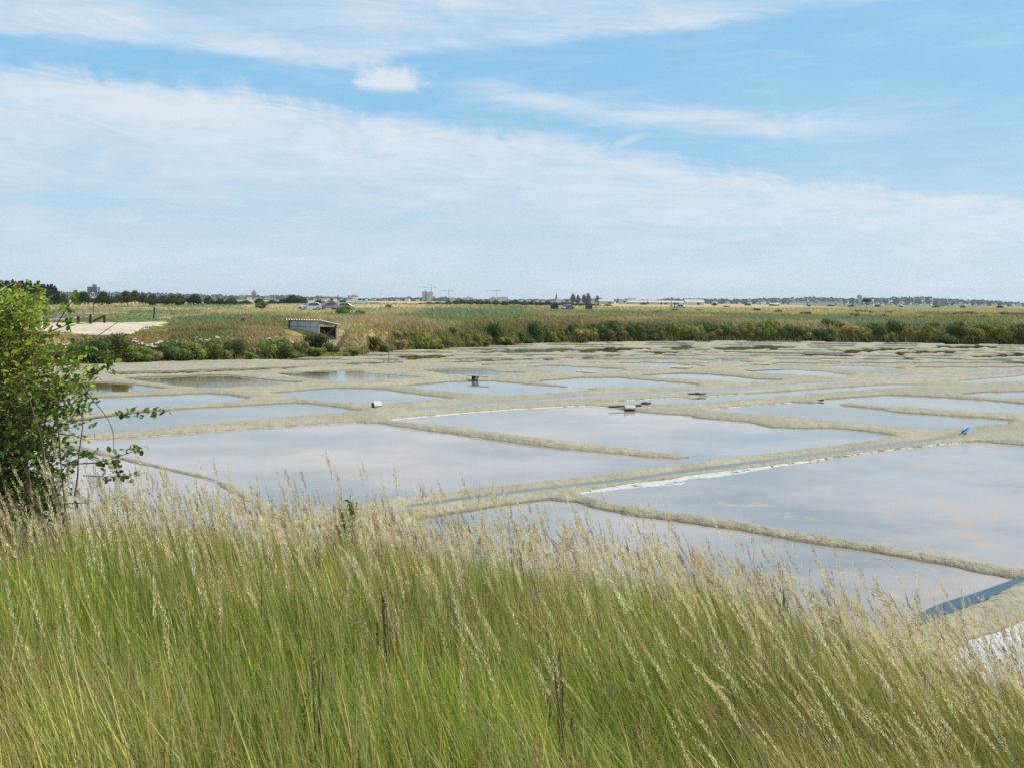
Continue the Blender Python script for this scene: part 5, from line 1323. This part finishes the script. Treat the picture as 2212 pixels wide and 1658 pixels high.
for k in range(5): MB().tube([(q.uniform(-.5, .1), q.uniform(-.15, .15), q.uniform(.0, .05)), (q.uniform(.1, .5), q.uniform(-.15, .15), q.uniform(.0, .05))], .022, 5).build('stick', M_wdark, st2_)

# ------------------------------------------------------------------ salt crusts
def salt_strip(s_, wm, z=.006, ragged=.5, seed=1, m=None):
    """ragged crust along a water edge; wm = widths (m) along the line, lying on the pond side"""
    ln = poly(s_); seg = []; 
    L = np.r_[0, np.cumsum(np.linalg.norm(np.diff(ln, axis=0), axis=1))]; n = max(10, int(L[-1] / .12)); t = np.linspace(0, L[-1], n)
    P = np.stack([np.interp(t, L, ln[:, 0]), np.interp(t, L, ln[:, 1])], -1); d = np.gradient(P, axis=0); d /= np.linalg.norm(d, axis=1)[:, None]; nr = np.stack([d[:, 1], -d[:, 0]], -1)
    w = np.interp(t / L[-1], np.linspace(0, 1, len(wm)), wm); w = w * (1 - ragged * .5 + ragged * (fbm(t * 1.3, t * 0 + seed, 4, 7 + seed) - .3) * 2.0).clip(.05, 3)
    a = P - nr * .04; b = P + nr * w[:, None]; zz = z
    V = np.concatenate([np.c_[a, np.full(n, .012)], np.c_[P, np.full(n, .004)], np.c_[b, np.full(n, -.03)]])
    i = np.arange(n - 1); Q = np.concatenate([np.stack([i, i + n, i + n + 1, i + 1], -1), np.stack([i + n, i + 2 * n, i + 2 * n + 1, i + n + 1], -1)])
    o = fast_mesh('salt_crust', V, Q, m or M_salt, n=4); tag(o, 'white salt crust along the edge of a salt pond', 'salt crust', kind='stuff'); return o
salt_strip('E 1590,436 1700,412 1950,372 2212,345 D 0,322 500,262 900,205', [.05, .3, .55, .6, .4, .25, .1, .05], ragged=1.0, seed=1)
salt_strip('D 900,205 1300,150 1700,105 1900,92', [.05, .04, .05, .07], ragged=1.2, seed=2, m=M_salt2)
salt_strip('B 175,545 600,505 1000,475 1450,452 1600,462', [.25, .45, .2, .1, .1, .1], ragged=.5, seed=3)
salt_strip('A 110,690 700,650 1500,590 2000,563', [.03, .02, .03, .02], ragged=1.0, seed=4, m=M_salt2)
salt_strip('B 1680,423 1900,406 C 0,400 400,375', [.5, .4, .12, .08], ragged=.6, seed=5, m=M_salt2)
salt_strip('B 520,168 1100,146 1700,125 2100,111', [.9, .8, .25, .2], seed=6, m=M_salt2); salt_strip('B 0,163 200,160 300,163', [.8, .8, .4], seed=7, m=M_salt2)
salt_strip('B 805,93 880,87 955,90', [.6, 1.1, .6], seed=8, m=M_salt2); salt_strip('C 1095,113 1130,110 1165,113', [.7, .7, .4], seed=9, m=M_salt2); salt_strip('C 1890,146 1925,144 1955,146', [.7, .7, .4], seed=10, m=M_salt2)
salt_strip('B 800,181 1170,170', [.35, .3], seed=11, m=M_salt2); salt_strip('C 130,478 400,453 680,432', [.05, .14, .1], seed=12, m=M_salt2); salt_strip('C 1570,365 1750,355 1950,340', [.3, .3, .3], seed=13, m=M_salt2)

# ------------------------------------------------------------------ bramble bush at the left edge
def px_pt(px, py, dist):
    d = rays(px, py); k = dist / math.hypot(d[0], d[1]); return np.array([d[0] * k, d[1] * k, CAMZ + d[2] * k])
def leaves(pts, dirs, size, col, rng):
    n = len(pts); nr = rng.normal(size=(n, 3)) * .8; nr[:, 2] += .9; nr /= np.linalg.norm(nr, axis=1)[:, None]
    a = dirs + rng.normal(size=(n, 3)) * .9; a -= (a * nr).sum(1)[:, None] * nr; a /= np.linalg.norm(a, axis=1)[:, None]; b = np.cross(nr, a)
    L = size[:, None]; W = L * .34
    P = [pts, pts + a * L * .35 + b * W + nr * L * .06, pts + a * L * .75 + b * W * .7 + nr * L * .05, pts + a * L, pts + a * L * .75 - b * W * .7 + nr * L * .05, pts + a * L * .35 - b * W + nr * L * .06, pts + a * L * .5]
    V = np.stack(P, 1).reshape(-1, 3); T = np.array([(0, 1, 6), (1, 2, 6), (2, 3, 6), (3, 4, 6), (4, 5, 6), (5, 0, 6)])
    return V, (np.arange(n)[:, None, None] * 7 + T[None]).reshape(-1, 3), np.repeat(col, 7, 0)
M_bleaf = foliage_mat('bramble_leaves', .38, .42); M_twig = mat('twig', (.16, .10, .07), .8, .2); M_tgrey = mat('dead_twig', (.38, .35, .31), .85, .2)
def bramble():
    rng = np.random.default_rng(5); D0 = 11.2; kz = D0 / 7.6
    base = np.array([-5.5, 9.65, float(near_z(np.array([-5.5]), np.array([9.65]))[0])])
    t = thing('bramble_bush', base, 0, 'large leafy green bramble bush with arching stems at the left edge of the picture', 'bush')
    sil = np.array([(606, -40), (625, 55), (640, 118), (680, 120), (700, 118), (730, 130), (760, 175), (800, 205), (830, 205), (880, 195), (930, 175), (960, 170), (1000, 160), (1060, 150), (1110, 130)], float)
    br = MB(); LP, LD, LS, LC = [], [], [], []
    for i in range(350):
        py = rng.uniform(612, 1090) if i > 60 else rng.uniform(612, 760); mx = np.interp(py, sil[:, 0], sil[:, 1])
        px = mx + 4 - abs(rng.normal()) * 120 if rng.random() < .6 else rng.uniform(-330, mx); dd = D0 + rng.uniform(-.8, .8)
        tip = px_pt(px, py, dd); b0 = base + np.array([rng.uniform(-.9, .6), rng.uniform(-.6, .6), -.05])
        if rng.random() < .6 and i > 20: b0 = b0 * .45 + tip * .55 + rng.normal(size=3) * .32; b0[2] -= .18
        arch = rng.uniform(.0, .3) * np.linalg.norm(tip - b0); K = 9; pts = []
        for k in range(K):
            u = k / (K - 1); p = b0 * (1 - u) + tip * u; p[2] += arch * math.sin(math.pi * min(1, u * 1.0)) * .8; p[:2] += rng.normal(size=2) * .012; pts.append(p)
        pts = np.array(pts); br.tube([tuple(p - base) for p in pts], [.0085 * (1 - .75 * k / (K - 1)) for k in range(K)], 4, cap=False)
        nl = int(rng.uniform(44, 80)); u = rng.uniform(.12, 1.0, nl) ** .8; idx = np.clip(u * (K - 1), 0, K - 1.001); i0 = idx.astype(int); fr = (idx - i0)[:, None]
        pos = pts[i0] * (1 - fr) + pts[i0 + 1] * fr; dr = pts[i0 + 1] - pts[i0]; dr /= np.linalg.norm(dr, axis=1)[:, None]
        pos = pos[(np.arange(nl) // 3) * 3] + rng.normal(size=(nl, 3)) * .032 + rng.normal(size=((nl + 2) // 3, 3)).repeat(3, 0)[:nl] * .06
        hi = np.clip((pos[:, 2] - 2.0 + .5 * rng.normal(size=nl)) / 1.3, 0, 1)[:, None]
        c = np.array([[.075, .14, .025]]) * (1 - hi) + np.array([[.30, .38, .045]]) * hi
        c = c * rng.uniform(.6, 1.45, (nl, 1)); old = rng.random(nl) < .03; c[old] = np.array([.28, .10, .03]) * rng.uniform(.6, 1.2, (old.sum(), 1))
        LP.append(pos); LD.append(dr); LS.append(rng.uniform(.026, .072, nl)); LC.append(c)
    br.build('branches', M_twig, t)
    LP, LD, LS, LC = map(np.concatenate, (LP, LD, LS, LC))
    kk = LP[:, 2] > 1.25 + rng.normal(0, .12, len(LP)); LP, LD, LS, LC = LP[kk], LD[kk], LS[kk], LC[kk]
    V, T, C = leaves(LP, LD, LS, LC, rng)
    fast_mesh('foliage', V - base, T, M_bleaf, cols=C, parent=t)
    Z = lambda x, y: (x / 1.7457 * S, (1050 + y / 1.7457) * S)
    runs = [([(480, 1000), (560, 1000), (700, 975), (850, 958), (1000, 940), (1145, 935)], 1, .0042, [.6, .72, .8, .9, .97]), ([(480, 1290), (640, 1290), (780, 1250), (900, 1205), (960, 1185)], 1, .0045, [.5, .62, .8, .9, .99]),
            ([(560, 770), (640, 880), (720, 970), (770, 1080), (765, 1200), (755, 1210)], 0, .0035, []), ([(330, 405), (450, 360), (525, 330)], 0, .004, [.6, .85]), ([(600, 470), (700, 405), (797, 338)], 0, .0035, []),
            ([(505, 660), (520, 590), (560, 560), (625, 550)], 2, .0045, []), ([(-10, 830), (50, 740), (115, 700), (130, 712)], 2, .006, []), ([(170, 885), (230, 830), (292, 780)], 2, .006, []), ([(180, 1575), (430, 1560), (565, 1555)], 0, .007, []),
            ([(560, 700), (640, 690), (700, 650), (765, 612)], 1, .0042, [.4, .7, .85, .98]), ([(400, 1090), (500, 1100), (575, 1130)], 0, .005, []), ([(380, 360), (460, 230), (510, 180)], 1, .004, [.5, .8, 1]), ([(420, 560), (470, 520), (560, 500), (600, 520)], 1, .004, [.3, .5, .7, .9, 1]),
            ([(0, 130), (40, 100), (105, 75)], 2, .004, []), ([(440, 1180), (520, 1200), (600, 1240), (690, 1290), (700, 1340)], 1, .004, [.4, .6, .8, .95]), ([(700, 1290), (780, 1300), (790, 1370)], 1, .004, [.3, .6, .9]), ([(560, 1370), (700, 1380), (840, 1375), (990, 1350)], 1, .0035, [.4, .6, .8])]
    for pts, mode, rad, lv in runs:
        P = [px_pt(*Z(*p), D0 - .6 + .06 * (k % 2)) for k, p in enumerate(pts)]
        P = np.array(P); n2 = 12; u = np.linspace(0, len(P) - 1, n2); i0 = np.minimum(u.astype(int), len(P) - 2); Q = P[i0] * (1 - (u - i0))[:, None] + P[i0 + 1] * (u - i0)[:, None]; Q[1:-1] = (Q[:-2] + Q[1:-1] * 2 + Q[2:]) / 4
        b = MB().tube([tuple(p - base) for p in Q], list(np.linspace(rad * kz, rad * .4 * kz, n2)), 5).build('branch', M_tgrey if mode == 2 else M_twig, t)
        if lv:
            pp_, dd_, ss_ = [], [], []
            for f_ in lv:
                p = Q[int(f_ * (n2 - 1))]
                for k in range(7): pp_.append(p + rng.normal(size=3) * .028); dd_.append(rng.normal(size=3)); ss_.append(rng.uniform(.04, .085))
            V, T, C = leaves(np.array(pp_), np.array(dd_), np.array(ss_), np.array([[.12, .20, .03]]) * rng.uniform(.6, 1.5, (len(pp_), 1)), rng)
            fast_mesh('leaves', V - base, T, M_bleaf, cols=C, parent=b)
bramble()

# ------------------------------------------------------------------ foreground grass
def sample_bank(n, rng, d0=1.15, d1f=1.02, azl=34, power=.5, dens=None):
    az = np.radians(rng.uniform(-azl, azl, n)); f = foot_near(az) * d1f; d = d0 + (f - d0) * rng.random(n) ** power
    x = np.sin(az) * d; y = np.cos(az) * d
    if dens is not None:
        k = rng.random(n) < dens(x, y, d, d / foot_near(az)); x, y, d, az = x[k], y[k], d[k], az[k]
    return x, y, d, az
def wind(x, y, rng, n):
    az = np.arctan2(x, y); w = -.11 - .20 * sst(az, -.25, .3)
    g_ = (fbm(x * .7, y * .7, 3, 400) - .5) * .45
    return np.stack([w + g_ + rng.normal(0, .065, n), rng.normal(0, .08, n) - .05], -1)
def curve_pt(base, lean, L, t, bend):
    c = base + 0; c = np.stack([base[:, 0] + lean[:, 0] * L * t ** bend, base[:, 1] + lean[:, 1] * L * t ** bend, base[:, 2] + L * (t - .5 * t * t * (lean ** 2).sum(1).clip(0, 1))], -1); return c
def near_grass():
    rng = np.random.default_rng(21); Vs, Ts, Cs = [], [], []; off = 0
    def push(V, T, C):
        nonlocal off; Vs.append(V); Ts.append(T + off); Cs.append(C); off += len(V)
    for (n, d0, K, pw, lo, hi, w0) in ((52000, 1.15, 3, 1.1, .35, .70, .0056), (95000, 3.2, 2, .62, .32, .72, .0066)):
        x, y, d, az = sample_bank(n, rng, d0=d0, power=pw); n = len(x)
        if d0 < 2: k = d < 6.0; x, y, d, az = x[k], y[k], d[k], az[k]; n = len(x)
        z = near_z(x, y) - .02; t_ = d / foot_near(az)
        dry = fbm(x * .45, y * .45, 3, 500); r = rng.random(n)
        c = np.array([[.225, .33, .030]]) * np.ones((n, 1)); c[r < .36] = (.42, .43, .06); c[(r > .36) & (r < .50)] = (.13, .25, .075)
        c[r > .80 - .22 * (dry > .52)] = (.60, .49, .20); c[r > .98] = (.34, .17, .07)
        c = c * rng.uniform(.65, 1.4, (n, 1)) * (.30 + 1.25 * fbm(x * 2.2, y * 2.2, 4, 510))[:, None]  # clump-scale noise varies the greens and paints shadowy gaps between clumps
        L = (lo + (hi - lo) * rng.random(n)) * (.60 + .80 * fbm(x * 1.1, y * 1.1, 3, 520)) * (1 - .25 * (t_ > .93))
        lean = wind(x, y, rng, n) * 1.1; lean += rng.normal(0, .09, (n, 2)) + rng.normal(0, .38, (n, 2)) * (rng.random(n) < .25)[:, None]
        tip = c * .8 + np.array([.30, .27, .12]) * .2
        push(*blades(np.stack([x, y, z], -1), None, L, w0 * (.5 + 1.3 * rng.random(n) ** 2.2) * (1 + .045 * d), 1.8, lean, c, K, tip, seed=int(d0 * 10)))
    o = fast_mesh('grass', np.concatenate(Vs), np.concatenate(Ts), M_grass, cols=np.concatenate(Cs))
    tag(o, 'long green grass blades leaning left on the near bank', 'grass', kind='stuff')
near_grass()
def seed_heads():
    rng = np.random.default_rng(33); Vs, Ts, Cs = [], [], []; off = 0
    def push(V, T, C):
        nonlocal off; Vs.append(V); Ts.append(T + off); Cs.append(C); off += len(V)
    kinds = [ # n, length range, head len, spikelets, spikelet length, width, spread, colour, colour2, stem colour
      (1750, (.62, 1.08), .25, 42, .021, .0064, .0042, (.92, .72, .42), (.74, .53, .29), (.42, .40, .15)),
      (700, (.60, .98), .18, 30, .018, .0056, .0040, (.84, .70, .36), (.55, .50, .24), (.36, .38, .12)),
      (700, (.70, 1.12), .16, 16, .018, .0050, .0020, (.15, .10, .085), (.22, .15, .10), (.15, .13, .07)),
      (420, (.50, .90), .085, 30, .014, .0070, .0080, (.46, .30, .19), (.34, .20, .13), (.26, .22, .10)),
      (420, (1.0, 1.34), .24, 36, .020, .0062, .0040, (.82, .66, .38), (.68, .50, .29), (.48, .44, .22)),
    ]
    for kk, (n, (l0, l1), hl, ns, sl, sw, sp_, c1, c2, cs) in enumerate(kinds):
        dens = (lambda x, y, d, t: .10 + .90 * sst(t + .35 * (fbm(x * .5, y * .5, 3, 610 + kk) - .5) + .12 * sst(x, 0, 3), .26, .62)) if kk in (0, 1, 2, 4) else (lambda x, y, d, t: .35 + .65 * sst(t, .1, .4))
        x, y, d, az = sample_bank(int(n * (1.35 if kk < 3 else 1.2)), rng, d0=2.1, power=.62, dens=dens); n = len(x)
        z = near_z(x, y); L = rng.uniform(l0, l1, n) * (.82 + .35 * fbm(x * .6, y * .6, 3, 620)); lean = wind(x, y, rng, n) * 1.15
        base = np.stack([x, y, z], -1); bend = 1.5
        cst = np.array(cs)[None] * rng.uniform(.7, 1.4, (n, 1))
        V, T, C = blades(base, None, L, .0022 * (1 + .13 * d), bend, lean, cst, 4, cst * .6 + np.array(c1) * .4, seed=50 + kk); push(V, T, C)
        q_ = rng.random((n, 1)); hc = (np.array(c1)[None] * (1 - q_) + np.array(c2)[None] * q_) * rng.uniform(.75, 1.25, (n, 1))
        hL = hl * rng.uniform(.65, 1.35, n); ph0 = rng.uniform(0, 6.28, n); wscale = 1 + .05 * d
        prev = None
        for j in range(ns):
            u = j / (ns - 1); t = 1 - hL / L * (1 - u)
            p = curve_pt(base, lean, L, t, bend); p2 = curve_pt(base, lean, L, t + .01, bend); tg_ = p2 - p; tg_ /= np.linalg.norm(tg_, axis=1)[:, None]
            ph = ph0 + j * 2.4; rad = np.stack([np.cos(ph), np.sin(ph), np.zeros(n)], -1)
            env = (math.sin(math.pi * min(1, .10 + u * .9) ** .8)) ** .6
            o_ = p + rad * (sp_ * env) * (.6 + .08 * d)[:, None]; dr = tg_ * .95 + rad * .26; dr /= np.linalg.norm(dr, axis=1)[:, None]
            sd_ = np.cross(dr, rng.normal(size=(n, 3))); sd_ /= np.linalg.norm(sd_, axis=1)[:, None]
            l_ = (sl * (.7 + .5 * env) * rng.uniform(.7, 1.3, n) * (.48 + .075 * d))[:, None]; w_ = (sw * env * rng.uniform(.7, 1.3, n) * (.45 + .10 * d))[:, None]
            V = np.stack([o_, o_ + dr * l_ * .45 + sd_ * w_ * .5, o_ + dr * l_, o_ + dr * l_ * .45 - sd_ * w_ * .5], 1).reshape(-1, 3)
            T = (np.arange(n)[:, None, None] * 4 + np.array([(0, 1, 2), (0, 2, 3)])[None]).reshape(-1, 3)
            push(V, T, np.repeat(hc * rng.uniform(.8, 1.2, (n, 1)), 4, 0))
    o = fast_mesh('seed_heads', np.concatenate(Vs), np.concatenate(Ts), M_head, cols=np.clip(np.concatenate(Cs), .01, .8))
    tag(o, 'straw coloured seed heads on thin stems standing above the near grass', 'grass', kind='stuff')
    print('seed tris', sum(len(t) for t in Ts))
seed_heads()

# weeds between the grass
def weed(px, py, dist, w, h, col, tip, name, label, cat, seed, leaf=.02, n=260, blobs=None):
    p = px_pt(px, py, dist); p[2] = near_z(np.array([p[0]]), np.array([p[1]]))[0]
    r = thing(name, p, 0, label, cat); bl = blobs or [(0, 0, h * .62, w * .6, w * .5, h * .36), (w * .35, 0, h * .75, w * .35, w * .3, h * .25), (-w * .3, .02, h * .5, w * .4, w * .3, h * .3)]
    V, T, C = crown_mesh('w', n, leaf, bl, seed, col, tip, core=False, elong=1.3, up=.5)
    fast_mesh('foliage', V, T, M_bleaf, cols=C, n=4, parent=r); mb = MB(); g_ = random.Random(seed)
    for k in range(5): mb.tube([(0, 0, -.05), (g_.uniform(-.4, .4) * w, g_.uniform(-.3, .3) * w, h * .55), (g_.uniform(-.9, .7) * w, g_.uniform(-.4, .4) * w, h * g_.uniform(.85, 1.05))], [.006, .004, .002], 4)
    mb.build('stems', M_twig, r)
weed(752, 1100, 11.6, .17, 1.05, (.16, .20, .05), (.30, .25, .10), 'weed', 'leafy olive green weed standing above the grass in front of the large left pond', 'plant', 1, .022, 320)
DOCK = [(838, 1390, 5.2, 'left of the middle, the tallest', 1), (1215, 1500, 4.1, 'low in the grass right of the middle', 2), (690, 1560, 3.8, 'near the bottom edge', 3), (1700, 1270, 8.0, 'on the right of the grass slope', 5)]
for px, py, dd, wh, sd_ in DOCK:
    h = .72; weed(px, py, dd, .04, h, (.20, .12, .06), (.30, .20, .11), 'dock_plant', 'rusty brown seeding dock plant ' + wh, 'plant', sd_ + 40, .005, 260, [(-.02, 0, h * .88, .007, .007, h * .14), (-.05, 0, h * .70, .008, .008, h * .10), (.04, .01, h * .62, .007, .007, h * .09)])
